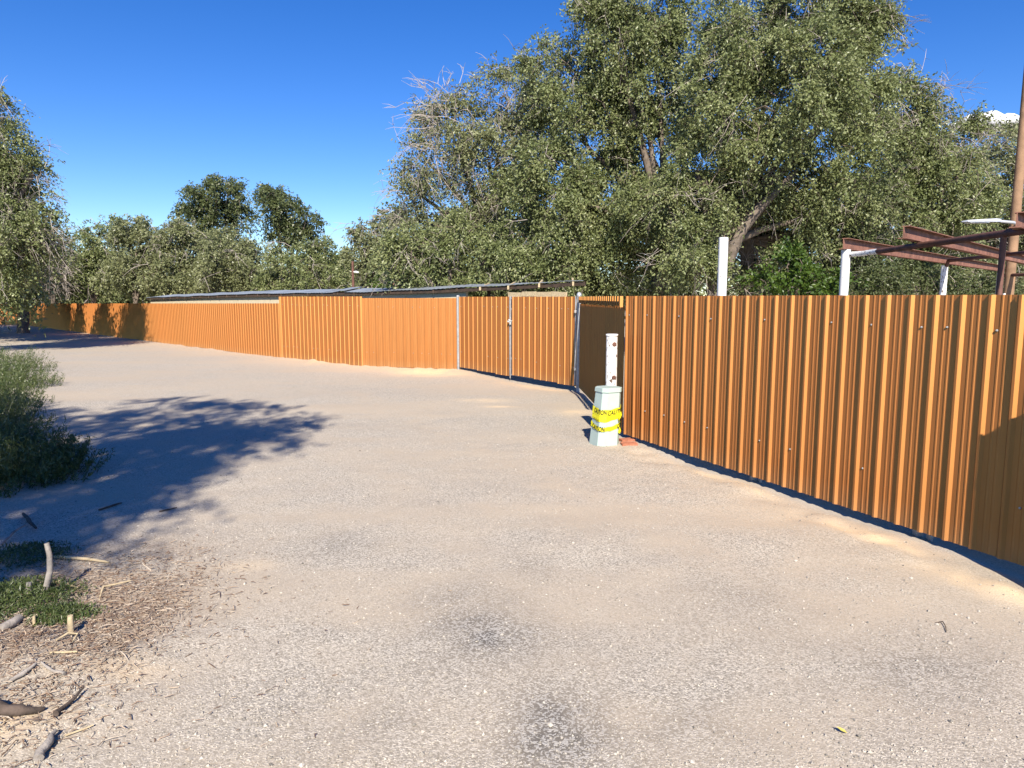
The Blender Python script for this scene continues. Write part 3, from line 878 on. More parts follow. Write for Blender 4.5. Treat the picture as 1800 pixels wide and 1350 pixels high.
TREE_N = [0]
def tree(name, label, base, Y, lobes, m=None, dens=2.4, leaf_px=5.2, fork=None, trunk_r=.28, seed=1, dead=0, group='elm trees behind the fence', cat='tree',
         clump_px=26, droop=.55, dead_len=1.0, limbs=(), sparse=1.0, bush=False, world=False):
    rs = np.random.RandomState(seed)
    m = m or ELM
    px = Y / FPX
    if world: b = Vector(base)
    else:
        b = at(base[0], 530, Y)
    b = Vector((b.x, b.y, gz(b.x, b.y)))
    root = thing(name, label, cat, b, group)
    C, R, N = [], [], []
    for lb in lobes:
        if world:
            C.append(lb[:3]); R.append(lb[3]); rp = lb[3] / px
        else:
            x, y, rp = lb[:3]; dy = lb[3] if len(lb) > 3 else rs.uniform(-.5, .5) * rp * px
            q = at(x, y, Y + dy); C.append(q[:]); R.append(rp * px)
        N.append(dens * rp * rp * sparse)
    C, R = np.array(C), np.array(R)
    cl = clump_px * px
    PP, DD, TW, CC = [], [], [], []
    for c, r, n in zip(C, R, N):
        nc = max(5, int(1.1 * (r / cl) ** 2 * 2.2))
        dirs = unit(rs.normal(size=(nc, 3)))
        rad = r * (rs.uniform(.12, 1, nc) ** .45) * rs.uniform(.8, 1.12, nc)
        cc = c + dirs * rad[:, None] * np.array([1, 1, .95])
        CC.append(cc)
        per = 11
        ntw = max(3, int(n / nc / per))
        wgt = rs.uniform(.1, 1, nc) ** 1.3 * 2.1
        cnt = np.maximum(2, (ntw * wgt)).astype(int)
        own = np.repeat(np.arange(nc), cnt)
        k = len(own)
        st = cc[own] + rs.normal(size=(k, 3)) * cl * .30
        d = unit(dirs[own] * .55 + rs.normal(size=(k, 3)) * .6 + np.array([0, 0, .05]))
        L = cl * rs.uniform(.6, 1.5, k) * 1.1
        t = np.linspace(.1, 1, per)[None, :] + rs.uniform(-.04, .04, (k, per))
        P = st[:, None, :] + d[:, None, :] * (L[:, None] * t)[..., None]
        P[..., 2] -= droop * L[:, None] * t ** 2
        P += rs.normal(size=P.shape) * leaf_px * px * .35
        T = d[:, None, :] + np.zeros_like(P); T[..., 2] -= 2 * droop * t
        PP.append(P.reshape(-1, 3)); DD.append((unit(T) * .8 + rs.normal(size=P.shape) * .75).reshape(-1, 3))
        sel = rs.rand(k) < (.04 if (Y > 40 or world) else .11)
        tt = np.array([0, .5, 1.0])[None, :]
        Q = st[sel][:, None, :] + d[sel][:, None, :] * (L[sel][:, None] * tt)[..., None]; Q[..., 2] -= droop * L[sel][:, None] * tt ** 2
        TW.append(Q)
    P, D = np.concatenate(PP), np.concatenate(DD)
    gl_ = ground_h(P[:, 0], P[:, 1]) + .1
    ok = P[:, 2] > gl_
    P, D = P[ok], D[ok]
    off = np.array(b[:])
    # the crown
    cm = leaves_mesh('crown', P - off, D, leaf_px * px, leaf_px * px * (.62 if (Y > 40 or world) else .52), rs, m, tri=(Y > 40 or world))
    link('crown', cm, root)
    # trunk and limbs
    top = C[:, 2].max()
    fk = at(fork[0], fork[1], Y) if (fork and not world) else Vector((b.x + rs.uniform(-.2, .2), b.y, b.z + (top - b.z) * (.12 if bush else .22)))
    tm = MB()
    nb = 10
    zz = (b - Vector((0, 0, .3)))
    tm.tube([zz, b + (fk - b) * .05, b + (fk - b) * .5 + Vector((rs.uniform(-.1, .1), 0, 0)), fk], [trunk_r * 1.5, trunk_r * 1.2, trunk_r, trunk_r * .9], nb)
    for i, (c, r) in enumerate(zip(C, R)):
        c = Vector(c)
        if (c - fk).length < .3: continue
        md = fk + (c - fk) * .5 + Vector((rs.uniform(-.3, .3), rs.uniform(-.3, .3), rs.uniform(.0, .5))) * r * .4
        r0 = trunk_r * rs.uniform(.35, .6)
        tm.tube([fk - Vector((0, 0, trunk_r * .3)), fk + (md - fk) * .5 + Vector((rs.uniform(-.15, .15), 0, 0)), md, c], [r0, r0 * .8, r0 * .6, r0 * .3], 6)
    for lb in limbs:
        pts = [at(x, y, Y + dy) for x, y, dy, _ in lb]
        tm.tube(pts, [q[3] for q in lb], 9)
    tm.build('trunk', BARK, root)
    # branches out to the clumps, plus thin twigs
    pl, rr = [], []
    for c, r, cc in zip(C, R, CC):
        dc = np.linalg.norm(cc - c, axis=1)
        cc = cc[np.argsort(dc)]; k = len(cc)
        st = np.empty_like(cc); lev = np.zeros(k)
        for i in range(k):
            if i < 3: st[i] = c + rs.normal(size=3) * r * .08; continue
            dd_ = np.linalg.norm(cc[:i] - cc[i], axis=1) + rs.uniform(0, .25 * r, i)
            j = int(dd_.argmin()); st[i] = cc[j]; lev[i] = lev[j] + 1
        mid = (st + cc) / 2 + rs.normal(size=(k, 3)) * r * .07; mid[:, 2] += r * .04
        th = .034 * .72 ** lev * (r / 2.0) ** .5
        pl.append(np.stack([st, mid, cc], 1)); rr.append(np.stack([th, th * .85, th * .7], 1))
    V1, F1 = tubes_np(np.concatenate(pl), np.concatenate(rr), 4)
    q = np.concatenate(TW)
    V2, F2 = tubes_np(q, np.repeat(np.array([[.35, .3, .15]]), len(q), 0) * px, 3)
    V = np.concatenate([V1, V2]); F = np.concatenate([F1, F2 + len(V1)])
    link('branches', np_mesh('branches', V - off, F, BARK), root)
    if dead:
        k = dead
        own = rs.randint(0, len(C), k)
        dr = unit(rs.normal(size=(k, 3)) + np.array([0, -.35, .1]))
        s0 = C[own] + dr * (R[own] * rs.uniform(.45, .95, k))[:, None]
        dd = unit(dr * .8 + rs.normal(size=(k, 3)) * .6)
        L = dead_len * rs.uniform(.4, 1.3, k)
        tt = np.linspace(0, 1, 4)[None, :]
        Q = s0[:, None, :] + dd[:, None, :] * (L[:, None] * tt)[..., None] + rs.normal(size=(k, 4, 3)) * .05 * dead_len
        Q[..., 2] -= .35 * L[:, None] * tt ** 2
        rad = np.repeat(np.array([[.9, .75, .55, .25]]), k, 0) * px * .55
        V1, F1 = tubes_np(Q, rad, 3)
        ks = 3
        own2 = np.repeat(np.arange(k), ks)
        s1 = Q[own2, rs.randint(1, 3, k * ks)]
        d1 = unit(dd[own2] + rs.normal(size=(k * ks, 3)) * .8)
        L1 = L[own2] * rs.uniform(.25, .6, k * ks)
        Q1 = s1[:, None, :] + d1[:, None, :] * (L1[:, None] * np.array([[0, .5, 1]]))[..., None]
        Q1[..., 2] -= .3 * L1[:, None] * np.array([[0, .25, 1]])
        V2, F2 = tubes_np(Q1, np.repeat(np.array([[.4, .3, .15]]), k * ks, 0) * px, 3)
        link('dead_twigs', np_mesh('dead_twigs', np.concatenate([V1, V2]) - off, np.concatenate([F1, F2 + len(V1)]), TWIG), root)
    for ch in root.children:
        if ch.name.split('.')[0] in ('crown', 'branches', 'dead_twigs'): ch['kind'] = 'stuff'
    TREE_N[0] += len(P)
    return root

# the big elms behind the gate and the near fence
tree('elm_tree', 'sparse elm with bare grey twigs at the left end of the big trees', (850, 0), 28,
     [(800, 225, 72), (752, 285, 55), (860, 285, 85), (895, 170, 62), (775, 185, 40), (735, 340, 40), (930, 250, 70), (845, 365, 75), (955, 160, 60), (900, 400, 80), (720, 385, 30)],
     m=ELM_GREY, dens=1.2, seed=11, dead=480, dead_len=1.3, fork=(860, 430))
tree('elm_tree', 'low bushy elm below the sparse grey one, just above the shed roof', (800, 0), 25,
     [(720, 440, 55), (790, 440, 70), (850, 460, 70), (690, 480, 40), (930, 450, 70), (770, 490, 60), (900, 490, 60), (985, 470, 60), (1000, 500, 50)],
     m=ELM, dens=1.9, leaf_px=5.5, seed=12, dead=120, dead_len=.9)
tree('elm_tree', 'tall dense elm rising above the gate and shed end', (1120, 0), 25,
     [(1010, 130, 85), (1085, 45, 85), (1130, 140, 110), (1020, 245, 105), (1145, 270, 115), (965, 330, 85), (1060, 370, 105), (1150, 400, 95), (1040, 460, 75), (1130, 480, 70), (1050, -10, 50), (1150, 20, 60)],
     m=ELM, dens=1.75, leaf_px=5.6, seed=13, dead=150, fork=(1180, 440), trunk_r=.3)
tree('elm_tree', 'tallest elm with forked pale trunk behind the lone white post', (1262, 0), 22,
     [(1300, 90, 85), (1400, 55, 105), (1490, 70, 75), (1375, 165, 120), (1265, 190, 80), (1480, 185, 90), (1540, 45, 38), (1330, 285, 95), (1450, 290, 105), (1235, 320, 80), (1290, 30, 45), (1520, 120, 55), (1190, 360, 75), (1200, 440, 60), (1430, 380, 75), (1230, 470, 40), (1380, -10, 70), (1510, 10, 50)],
     m=ELM, dens=1.66, leaf_px=5.6, seed=14, dead=230, fork=(1264, 440), trunk_r=.30,
     limbs=[[(1264, 450, -.2, .22), (1252, 400, -.3, .15), (1235, 350, -.2, .12), (1225, 300, 0, .07)],
            [(1266, 450, -.2, .22), (1272, 390, -.2, .17), (1283, 330, 0, .13), (1290, 250, 0, .08)],
            [(1275, 470, -.3, .2), (1300, 410, -.6, .17), (1330, 370, -.7, .16), (1365, 335, -.5, .12), (1400, 300, -.2, .07)]])
tree('elm_tree', 'second dark trunked elm leaning right behind the tallest elm', (1318, 0), 24,
     [(1390, 420, 60), (1470, 430, 60), (1520, 390, 70), (1310, 400, 35), (1560, 450, 50), (1490, 480, 50), (1350, 360, 50), (1420, 480, 45), (1300, 500, 32), (1335, 470, 32)],
     m=ELM_DARK, dens=1.7, seed=15, dead=200, fork=(1316, 420), trunk_r=.22,
     limbs=[[(1313, 440, 0, .2), (1318, 400, 0, .18), (1335, 360, 0, .15), (1350, 310, 0, .1)]])
tree('elm_tree', 'round topped elm standing right of the tallest, above the rusty beams', (1610, 0), 26,
     [(1590, 205, 70), (1640, 240, 70), (1560, 290, 85), (1660, 320, 80), (1600, 380, 85), (1540, 200, 45), (1690, 290, 50), (1520, 350, 60), (1680, 400, 60), (1580, 460, 60), (1660, 460, 60), (1615, 165, 30)],
     m=ELM, dens=1.75, leaf_px=5.5, seed=16, dead=260, dead_len=1.2)
tree('elm_tree', 'farther loose elm under the small white cloud at the right edge', (1760, 0), 34,
     [(1730, 265, 45), (1790, 270, 55), (1720, 330, 60), (1785, 350, 65), (1740, 420, 70), (1800, 430, 60), (1690, 420, 45), (1720, 490, 60), (1790, 495, 55), (1840, 330, 60), (1850, 430, 70)],
     m=ELM_GREY, dens=1.7, seed=17, dead=120, dead_len=1.3)
tree('bright_bush', 'bright green leafy bush in the shade between white post and steel frame', (1385, 0), 16.5,
     [(1345, 495, 26), (1385, 470, 36), (1430, 495, 30), (1400, 510, 30), (1455, 510, 22), (1480, 495, 20)],
     m=LIME, dens=1.3, leaf_px=8, clump_px=18, seed=18, group='bushes behind the fence', cat='bush', trunk_r=.05, bush=True, droop=.3)
tree('leafy_bush', 'low dark bush under the rusty beams by the utility pole', (1640, 0), 20,
     [(1560, 500, 38), (1620, 490, 42), (1690, 500, 40), (1740, 500, 36), (1520, 510, 26)], m=ELM_DARK, dens=2.2, seed=19, group='bushes behind the fence', cat='bush', trunk_r=.06, bush=True)
# the tree belt beyond the long fence
tree('elm_tree', 'tall dark elm poking above the belt, left one of the pair', (385, 0), 62, [(380, 350, 48), (350, 365, 34), (412, 378, 26), (395, 400, 50), (400, 335, 28), (360, 410, 40)], m=ELM_DARK, dens=2.6, seed=21, group='tree belt beyond the long fence', clump_px=16, leaf_px=4.2)
tree('elm_tree', 'tall dark elm poking above the belt, right one of the pair', (500, 0), 60, [(490, 362, 38), (520, 390, 34), (480, 345, 22), (505, 420, 40), (540, 380, 14)], m=ELM_DARK, dens=2.6, seed=22, group='tree belt beyond the long fence', clump_px=16, leaf_px=4.2)
belt = [
    ('leftmost rounded elm of the belt beside the grey bare tree', 165, 64, [(160, 440, 38), (185, 480, 48), (150, 490, 40), (200, 430, 38), (175, 410, 20)], ELM),
    ('broad pale elm of the belt just left of the shed roof end', 240, 58, [(240, 440, 48), (215, 480, 45), (265, 490, 50), (250, 410, 28), (225, 415, 26), (278, 415, 28)], ELM_GREY),
    ('flat topped pale elm of the belt above the left shed roof end', 320, 56, [(320, 435, 48), (295, 475, 48), (345, 490, 48), (310, 405, 25), (345, 415, 28)], ELM_GREY),
    ('drooping elm of the belt standing below the taller dark pair', 420, 54, [(400, 450, 48), (440, 455, 45), (385, 490, 45), (450, 490, 40), (420, 420, 30)], ELM_GREY),
    ('rounded low elm of the belt right of the tall dark pair', 545, 48, [(545, 455, 42), (510, 475, 42), (575, 475, 38), (540, 495, 45), (555, 425, 20), (600, 490, 24), (480, 500, 30)], ELM),
    ('small elm with hanging grey twigs behind the thin brown pole', 655, 42, [(645, 425, 28), (670, 440, 35), (640, 460, 34), (680, 480, 38), (650, 495, 34), (630, 405, 14), (665, 405, 16), (700, 430, 30)], ELM_GREY)]
for i, (lb, x, Y, lo, mm) in enumerate(belt):
    tree('elm_tree', lb, (x, 0), Y, lo, m=mm, dens=2.6, seed=30 + i, group='tree belt beyond the long fence', clump_px=15, leaf_px=4.2, dead=60 if i == 5 else 25, dead_len=1.6)
tree('leafy_bush', 'small bright bush just over the shed roof near the thin brown pole', (680, 0), 33, [(672, 493, 16), (690, 497, 14)], m=LIME, dens=2.2, seed=41, group='bushes behind the fence', cat='bush', trunk_r=.04, bush=True, clump_px=9)
tree('dead_shrub', 'small shrub with rusty dead leaves over the shed roof', (699, 0), 32, [(697, 482, 12), (703, 492, 9)], m=DRYLEAF, dens=1.5, seed=42, group='bushes behind the fence', cat='bush', trunk_r=.04, bush=True, clump_px=7)
tree('bare_tree', 'grey leafless twiggy tree behind the far end of the fence', (95, 0), 62, [(85, 445, 32), (65, 475, 34), (95, 475, 28), (75, 430, 22), (50, 440, 26)], m=ELM_GREY, dens=.5, seed=43, group='tree belt beyond the long fence', dead=800, dead_len=1.4, clump_px=16, trunk_r=.25)
tree('elm_tree', 'dark green tree filling the gap behind the bare grey tree', (100, 0), 74, [(110, 430, 26), (130, 470, 36), (90, 500, 40), (140, 510, 30), (60, 500, 36), (30, 480, 40)], m=ELM_DARK, dens=2.4, seed=44, group='tree belt beyond the long fence', clump_px=14, leaf_px=4.2)
fill = [(180, 78, 'between the two leftmost belt elms'), (290, 78, 'behind the pale belt elms'), (410, 78, 'behind the tall dark pair'), (590, 66, 'in the gap beside the thin brown pole'),
        (740, 60, 'behind the sparse elm'), (880, 58, 'behind the right part of the shed roof'), (1020, 56, 'behind the gate'), (1170, 56, 'behind the lone white post'),
        (1340, 54, 'behind the forked trunks'), (1500, 54, 'behind the steel frame'), (1660, 54, 'behind the rusty beams'), (1820, 54, 'behind the utility pole')]
for i, (x, Y, wh) in enumerate(fill):
    hi = 0 if x < 700 else 40
    tree('elm_tree', 'dark distant tree filling the background ' + wh, (x, 0), Y,
         [(x - 35, 492, 40), (x + 35, 495, 40), (x, 470 - hi * .5, 42), (x - 60, 505, 32), (x + 60, 505, 32), (x + 10, 505, 40)] + ([(x + 40, 450 - hi, 45), (x - 40, 445 - hi, 45)] if hi else []),
         m=ELM_DARK, dens=1.0, leaf_px=7, seed=60 + i, group='distant trees behind the yard', clump_px=20)
# trees along the left side of the track
tree('elm_tree', 'nearest big elm overhanging the left picture edge above the weeds', (-60, 0), 27,
     [(0, 330, 62), (22, 405, 55), (-30, 245, 60), (25, 275, 36), (-15, 200, 32), (52, 365, 36), (-2, 440, 46), (-60, 400, 85), (-60, 300, 80), (44, 430, 36), (-40, 190, 50), (-70, 490, 60), (58, 305, 24), (72, 400, 30), (72, 425, 26)],
     m=ELM, dens=1.8, seed=51, group='trees along the left of the track', dead=260, dead_len=1.3, trunk_r=.35)
tree('elm_tree', 'pale trunked tree at the far left end of the track', (36, 0), 46, [(20, 470, 36), (50, 460, 26), (5, 440, 36), (-30, 460, 50), (40, 495, 22), (-60, 420, 70), (0, 500, 30)], m=ELM_GREY, dens=2.0, seed=52,
     group='trees along the left of the track', dead=90, dead_len=1.6, trunk_r=.3, fork=(38, 495))
tree('elm_tree', 'leafy elm outside the left picture edge shading the far fence', (-31, 41, 0), 42,      [(-23.6, 33.2, 6, 1.7), (-25.4, 34.2, 5.6, 2.2), (-28, 37, 6.2, 2.6), (-31, 40, 6, 2.6), (-25.5, 34.5, 3.2, 1.8), (-34, 44, 6, 2.8), (-37, 47, 6, 3), (-41, 51, 6, 3), (-45, 55, 6, 3), (-29, 37.5, 3.6, 2.0), (-33, 42.5, 3.4, 2), (-24.6, 33.6, 4.4, 1.7), (-30, 39, 4.6, 2.2), (-36, 45.5, 4.4, 2.4), (-40, 49.5, 4, 2.4), (-21.6, 31.4, 3.6, .8), (-21.3, 31.2, 5.6, .7), (-22.2, 31.9, 4.9, .9), (-27, 35.6, 4.6, 2)], m=ELM, dens=1.1, leaf_px=7, seed=53,
     group='trees along the left of the track', world=True)
tree('shade_tree', 'large elm behind the camera that shades the left of the track', (-7.4, -2.8, 0), 14,
     [(x + .09 * z, y - 1.327 * z, z, r) for x, y, r, z in
      ((-3.5, 8.0, .65, 9.0), (-4.3, 9.6, 1.0, 9.5), (-3.5, 10.9, .6, 9.2), (-5.4, 11.3, 1.1, 9.8), (-5.0, 7.2, 1.0, 8.8), (-6.5, 9.0, 1.3, 9.0), (-3.8, 6.3, .5, 8.6), (-4.5, 5.6, .65, 8.2),
       (-6.5, 6.5, 1.3, 8.0), (-7.4, 11.2, 1.2, 10.0), (-8.5, 8.5, 1.5, 8.6), (-5.2, 13.0, .6, 10.2), (-6.6, 13.2, .7, 10.6), (-9.0, 11.5, 1.2, 10.0), (-8.2, 5.6, 1.3, 7.4), (-5.2, 9.2, .9, 10.6), (-4.0, 12.0, .45, 9.9), (-10.5, 9.5, 1.5, 9.5), (-3.6, 9.2, .75, 9.8), (-3.7, 7.2, .8, 8.4), (-4.4, 8.3, 1.0, 9.2), (-4.2, 6.3, .8, 8.0), (-5.2, 5.7, .8, 7.8), (-4.6, 11.0, .8, 9.4), (-5.5, 8.2, 1.0, 8.4), (-3.3, 5.45, .35, 8.2), (-3.9, 5.2, .5, 7.8))],
     m=ELM, dens=.33, leaf_px=10, seed=54, group='trees along the left of the track', world=True, clump_px=36, trunk_r=.16)

# ------------------------------------------------------------------ weeds on the left verge
def weed(label, c, rx, ry, h, n, seed):
    rs = np.random.RandomState(seed)
    root = thing('weed_bush', label, 'weed', (c[0], c[1], gz(*c)), 'weeds on the left verge')
    a = rs.uniform(0, 2 * np.pi, n); r = np.sqrt(rs.uniform(0, 1, n)) * rs.uniform(.75, 1.15, n)
    x, y = c[0] + rx * r * np.cos(a), c[1] + ry * r * np.sin(a)
    z = ground_h(x, y)
    hh = h * (1 - .55 * r ** 2) * rs.uniform(.55, 1.15, n)
    lean = np.stack([np.cos(a) * r * .5 + rs.normal(size=n) * .2, np.sin(a) * r * .5 + rs.normal(size=n) * .2, np.ones(n)], 1)
    base = np.stack([x, y, z - .02], 1)
    tt = np.array([0, .5, 1.0])
    Q = base[:, None, :] + lean[:, None, :] * (hh[:, None] * tt[None])[..., None]
    Q[:, 1:, :2] += rs.normal(size=(n, 2, 2)) * .02
    V, F = tubes_np(Q, np.repeat(np.array([[.004, .003, .0015]]), n, 0), 3)
    off = np.array(root.location[:])
    tag(link('stems', np_mesh('stems', V - off, F, WEED), root), kind='stuff')
    k = 26
    t = rs.uniform(.12, 1.02, (n, k))
    P = base[:, None, :] + lean[:, None, :] * (hh[:, None] * t)[..., None] + rs.normal(size=(n, k, 3)) * .02
    D = unit(rs.normal(size=(n, k, 3)) * .7 + np.array([0, 0, .6]) + lean[:, None, :] * .3)
    tag(link('leaves', leaves_mesh('leaves', P.reshape(-1, 3) - off, D.reshape(-1, 3), .055, .013, rs, WEED, tri=True), root), kind='stuff')
for args in [
    ('tall pale feathery weeds in sun at the far end of the verge', (-14.6, 18.8), 1.9, 1.7, .75, 520, 1),
    ('wide green weed clump spreading onto the track below the pale one', (-11.9, 15.4), 1.6, 1.4, .62, 640, 2),
    ('dark bushy weeds in half shade, middle of the verge', (-9.9, 12.0), 1.45, 1.5, .75, 800, 3),
    ('near dark weed mass in full tree shade at the left edge', (-5.95, 7.6), 1.1, 1.0, .60, 1000, 4),
    ('shaded weeds at the picture edge behind the near weed mass', (-8.0, 9.4), 1.25, 1.4, .75, 900, 5)]:
    weed(*args)
def grass(name, label, blobs, seed):
    rs = np.random.RandomState(seed); P, D = [], []
    for (cx_, cy_, rx, ry, h, n) in blobs:
        a = rs.uniform(0, 2 * np.pi, n); r = np.sqrt(rs.uniform(0, 1, n)) * rs.uniform(.6, 1.2, n)
        x, y = cx_ + rx * r * np.cos(a), cy_ + ry * r * np.sin(a)
        z = ground_h(x, y) + rs.uniform(0, h, n) * (1 - .6 * np.clip(r, 0, 1.2))
        P.append(np.stack([x, y, z], 1)); D.append(rs.normal(size=(n, 3)) * .8 + np.array([.1, 0, .5]))
    me = leaves_mesh(name, np.concatenate(P), np.concatenate(D), .034, .008, rs, WEED)
    return tag(link(name, me), label, kind='stuff')
grass('low_grass', 'low green creeping grass beside the upright stick at lower left',
      [(-3.25, 4.35, .42, .38, .09, 5200), (-2.75, 4.12, .22, .16, .05, 1500), (-3.35, 3.75, .30, .35, .09, 3600), (-2.95, 3.35, .12, .3, .05, 900), (-3.7, 5.2, .3, .3, .1, 1800)], 5)

# ------------------------------------------------------------------ sticks, stubs and the log
def stick(name, label, pts, rad, m, n=8, group='dead sticks at lower left', cat='stick'):
    P = []
    for (x, y, h) in pts:
        g_ = on_ground(x, y)
        P.append(Vector((g_.x, g_.y, gz(g_.x, g_.y) + h)))
    Q, R = [], []
    rs = random.Random(label)
    for i in range(len(P) - 1):
        for k in range(3):
            f = k / 3; Q.append(P[i].lerp(P[i + 1], f) + Vector((rs.uniform(-1, 1), rs.uniform(-1, 1), rs.uniform(-.5, .5))) * rad[i] * .35)
            R.append((rad[i] + (rad[i + 1] - rad[i]) * f) * rs.uniform(.9, 1.12))
    Q.append(P[-1]); R.append(rad[-1])
    o = MB().tube(Q, R, n).build(name, m, None, P[0])
    return tag(o, label, cat, group)
# upright curved stick
g_ = on_ground(76, 1055)
zb = gz(g_.x, g_.y)
top = at(82, 955, g_.y + .02)
pm = at(88, 1003, g_.y + .01); pl_ = at(81, 1036, g_.y)
tag(MB().tube([(g_.x - .03, g_.y - .02, zb - .06), (g_.x, g_.y, zb + .02), pl_, pm, at(87, 975, g_.y + .02), top], [.024, .022, .0205, .019, .017, .016], 10).build('stick', DEADWOOD, None, (g_.x, g_.y, zb)),
    'curved grey stick standing upright in the litter at lower left', 'stick', 'dead sticks at lower left')
for (px_, py_, ht, r_, lb, mm) in ((126, 1135, .11, .017, 'short sawn stub standing in the wood chips', PALEWOOD), (52, 1060, .09, .018, 'small pointed grey stub left of the upright stick', DEADWOOD), (61, 1116, .06, .009, 'tiny pale stub at the edge of the grass', PALEWOOD)):
    g_ = on_ground(px_, py_); zb = gz(g_.x, g_.y)
    tag(MB().tube([(g_.x, g_.y, zb - .05), (g_.x + .004, g_.y, zb + ht * .6), (g_.x + .006, g_.y, zb + ht)], [r_ * 1.05, r_, r_ * .85], 9).build('stub', mm, None, (g_.x, g_.y, zb)), lb, 'stub', 'cut stubs at lower left')
g_ = on_ground(0, 1290)
lg = stick('log', 'dark split log with pale broken end at the lower left corner', [(-60, 1278, .022), (-10, 1281, .025), (36, 1284, .022), (80, 1270, .012)], [.034, .032, .028, .008], DARKWOOD, 10, 'logs at lower left', 'log')
stick('log', 'grey log end half hidden in the low grass', [(8, 1130, .02), (37, 1112, .02)], [.026, .022], DEADWOOD, 10, 'logs at lower left', 'log')
for (lb, pts, rad, mm) in [
    ('dark thin stick with thick foot lying beside the split log', [(98, 1280, .02), (125, 1258, .02), (149, 1236, .03)], [.014, .008, .005], DARKWOOD),
    ('long pale peeled twig lying on the tire marks', [(115, 1308, .01), (165, 1288, .012)], [.005, .004], PALEWOOD),
    ('pale grey weathered branch at the bottom left edge', [(66, 1352, .02), (88, 1325, .03), (100, 1308, .03)], [.02, .016, .008], DEADWOOD),
    ('pale yellow split branch lying behind the upright stick', [(95, 986, .02), (150, 988, .02), (192, 993, .01)], [.010, .013, .008], PALEWOOD),
    ('pale rotten branch lying right of the upright stick foot', [(98, 1031, .015), (118, 1037, .015), (138, 1043, .01)], [.013, .012, .008], PALEWOOD),
    ('bent white twig lying in the middle of the wood chips', [(176, 1066, .005), (182, 1048, .03), (205, 1042, .03), (230, 1033, .02)], [.004, .007, .007, .005], PALEWOOD),
    ('dark stick lying far out in the tree shade', [(174, 896, .01), (195, 890, .015), (214, 884, .01)], [.008, .011, .006], DARKWOOD),
    ('thin dark stick at the shade edge near the track', [(280, 900, .01), (295, 897, .012), (311, 893, .01)], [.006, .008, .004], DARKWOOD),
    ('thick dark branch lying in shade above the upright stick', [(42, 910, .03), (52, 924, .04), (64, 937, .03)], [.014, .017, .010], DARKWOOD),
    ('long thin grey branch at the left edge in shade', [(0, 972, .02), (24, 953, .05), (46, 936, .05)], [.012, .010, .006], DEADWOOD),
    ('yellow green bent twig lying below the sawn stub', [(102, 1158, .01), (122, 1148, .03), (139, 1143, .03), (128, 1156, .01)], [.006, .006, .005, .004], PALEWOOD),
    ('straight white stick on the sandy dirt', [(90, 1181, .01), (115, 1177, .012), (138, 1173, .01)], [.006, .006, .005], PALEWOOD),
    ('weathered grey stick with bark running into the grass', [(20, 1228, .01), (45, 1216, .02), (66, 1203, .02)], [.010, .012, .007], DEADWOOD),
    ('short curved twig lying on the sand hollow', [(75, 1198, .01), (95, 1208, .015), (116, 1212, .02)], [.006, .008, .010], DEADWOOD),
    ('crooked small dry twig lying out on the right gravel', [(1645, 1098, .005), (1656, 1097, .012), (1662, 1106, .012), (1663, 1114, .005)], [.003, .003, .003, .002], DARKWOOD)]:
    stick('stick', lb, pts, rad, mm)
rs = np.random.RandomState(77)
# wood chips and bark litter
def chips_mesh(name, label, blobs, seed, mats, ln, wd):
    rs = np.random.RandomState(seed); A = []
    for (cx_, cy_, rx, ry, n) in blobs:
        q = rs.normal(size=(n, 2)) * .55
        x, y = cx_ + q[:, 0] * rx, cy_ + q[:, 1] * ry
        A.append(np.stack([x, y, ground_h(x, y) + rs.uniform(.002, .014, n)], 1))
    P = np.concatenate(A); n = len(P)
    d = unit(np.stack([rs.normal(size=n), rs.normal(size=n), rs.normal(size=n) * .18], 1))
    L = ln * rs.lognormal(0, .55, n)
    bend = rs.normal(size=(n, 3)) * (L * .12)[:, None]; bend[:, 2] = np.abs(bend[:, 2]) * .6
    Q = np.stack([P - d * L[:, None] / 2, P + bend, P + d * L[:, None] / 2], 1)
    r = wd * rs.uniform(.5, 1.4, n)
    V, F = tubes_np(Q, np.stack([r * .7, r, r * .45], 1), 3)
    return tag(link(name, np_mesh(name, V, F, mats)), label, kind='stuff')
chips_mesh('wood_chips', 'scattered brown and pale wood chips and bark litter at lower left',
           [(-2.6, 4.25, .6, .75, 2600), (-2.75, 3.6, .65, .7, 1700), (-2.3, 3.8, .28, .8, 900), (-3.1, 4.8, .7, .5, 700), (-2.9, 5.1, .7, .5, 400), (-2.35, 3.05, .5, .35, 700), (-2.1, 3.6, 1.2, 1.2, 260)], 8,
           island_mat('chip_wood', [(.12, .07, .045), (.24, .155, .105), (.42, .32, .23), (.55, .46, .36), (.18, .11, .075), (.40, .31, .23)]), .028, .0026)
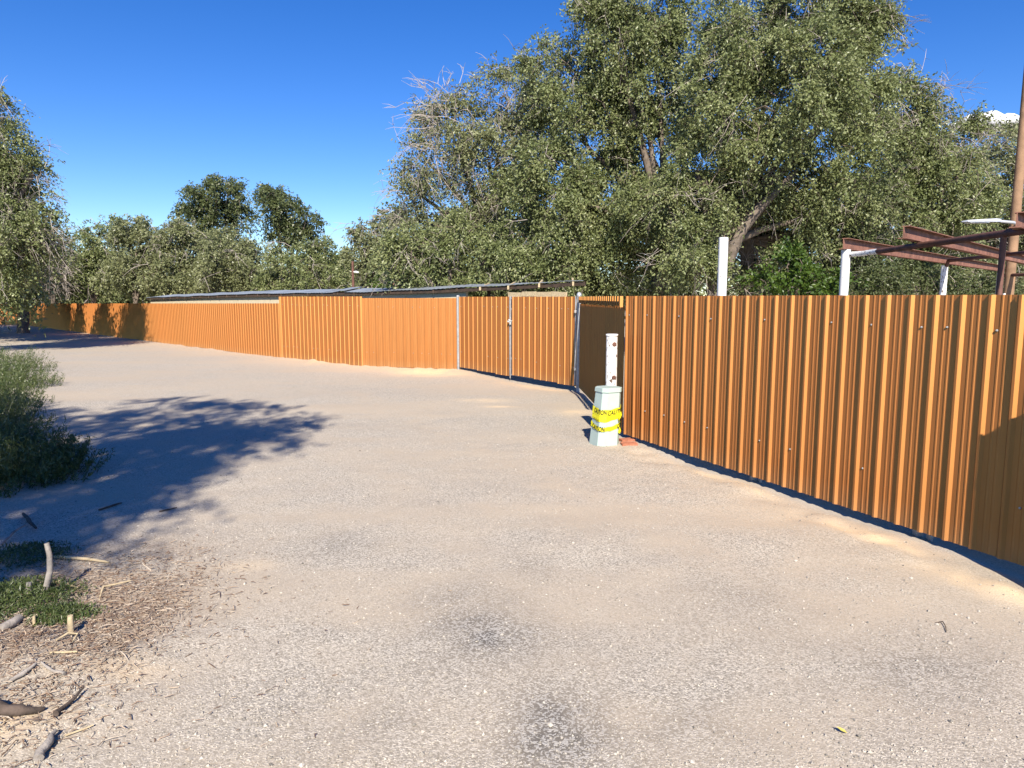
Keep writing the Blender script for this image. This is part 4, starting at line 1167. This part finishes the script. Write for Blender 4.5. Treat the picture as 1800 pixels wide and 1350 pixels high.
def stones(name, label, n, seed, m):
    rs = np.random.RandomState(seed)
    y = 2.6 + 9 * rs.uniform(0, 1, n) ** 1.8
    x = rs.uniform(-.85, .85, n) * (y + .3)
    ok = (x < 1.62 + .4216 * (9.86 - y) - .12) & (x > -6.5)
    x, y = x[ok], y[ok]; n = len(x)
    dense = vnoise(x, y, .8) + .5 * vnoise(x + 7, y, .25)
    k = rs.rand(n) < .25 + .9 * np.clip(dense - .45, 0, 1)
    x, y = x[k], y[k]; n = len(x)
    r = np.clip(.0042 * rs.lognormal(0, .42, n), .002, .014)
    base = np.array([(1, 0, 0), (-1, 0, 0), (0, 1, 0), (0, -1, 0), (0, 0, 1), (0, 0, -1)], float)
    V = base[None] * rs.uniform(.6, 1.3, (n, 6, 1)) + rs.normal(size=(n, 6, 3)) * .15
    a = rs.uniform(0, 6.28, n); c, s = np.cos(a), np.sin(a)
    V = np.stack([V[..., 0] * c[:, None] - V[..., 1] * s[:, None], V[..., 0] * s[:, None] + V[..., 1] * c[:, None], V[..., 2] * .85], -1)
    V = V * r[:, None, None] + np.stack([x, y, ground_h(x, y) + r * .25], 1)[:, None, :]
    f = np.array([(0, 2, 4), (2, 1, 4), (1, 3, 4), (3, 0, 4), (2, 0, 5), (1, 2, 5), (3, 1, 5), (0, 3, 5)])
    F = (f[None] + (np.arange(n) * 6)[:, None, None]).reshape(-1, 3)
    return tag(link(name, np_mesh(name, V.reshape(-1, 3), F, m)), label, kind='stuff')
stones('loose_gravel', 'loose small grey and pale gravel stones over the track', 50000, 4, island_mat('gravel_stone', [(.17, .155, .135), (.30, .27, .23), (.42, .375, .315), (.52, .47, .40), (.36, .32, .27), (.55, .50, .43)]))
# a fallen yellow leaf
g_ = on_ground(1480, 1299); z = gz(g_.x, g_.y) + .012
V = [(0, -.022, 0), (.012, -.008, .005), (.013, .01, .006), (0, .03, .010), (-.013, .01, .006), (-.012, -.008, .005), (0, 0, 0)]
M_ = Matrix.Translation((g_.x, g_.y, z)) @ Matrix.Rotation(1.2, 4, 'Z') @ Matrix.Rotation(.25, 4, 'X')
lf_ = MB().add([M_ @ Vector(v) for v in V], [(0, 1, 6), (1, 2, 6), (2, 3, 6), (3, 4, 6), (4, 5, 6), (5, 0, 6)], True)
tag(lf_.build('fallen_leaf', mat('yellow_leaf', (.62, .50, .12), .6), None, (g_.x, g_.y, z)), 'single yellow leaf lying on the gravel at lower right', 'leaf')

# ------------------------------------------------------------------ small white cloud
cc = at(1735, 212, 1500)
import bmesh
bm = bmesh.new()
rs = np.random.RandomState(5)
for k in range(90):
    x = rs.uniform(-1, 1); r = (1 - abs(x) ** 1.6) * rs.uniform(6, 18) + 3
    M_ = Matrix.Translation((x * 74, rs.uniform(-25, 25), rs.uniform(-4, 12) * (1 - abs(x)) + r * .35)) @ Matrix.Diagonal((r * 1.3, r, r * .75, 1))
    bmesh.ops.create_icosphere(bm, subdivisions=2, radius=1, matrix=M_)
for v in bm.verts:
    v.co += v.normal * rs.uniform(-2.4, 2.4)
for f in bm.faces: f.smooth = True
me = bpy.data.meshes.new('cloud'); bm.to_mesh(me); bm.free(); me.materials.append(CLOUD)
o = link('cloud', me, None, (cc.x, cc.y, cc.z - 12))
tag(o, 'small white cloud low behind the trees at the right', 'cloud')
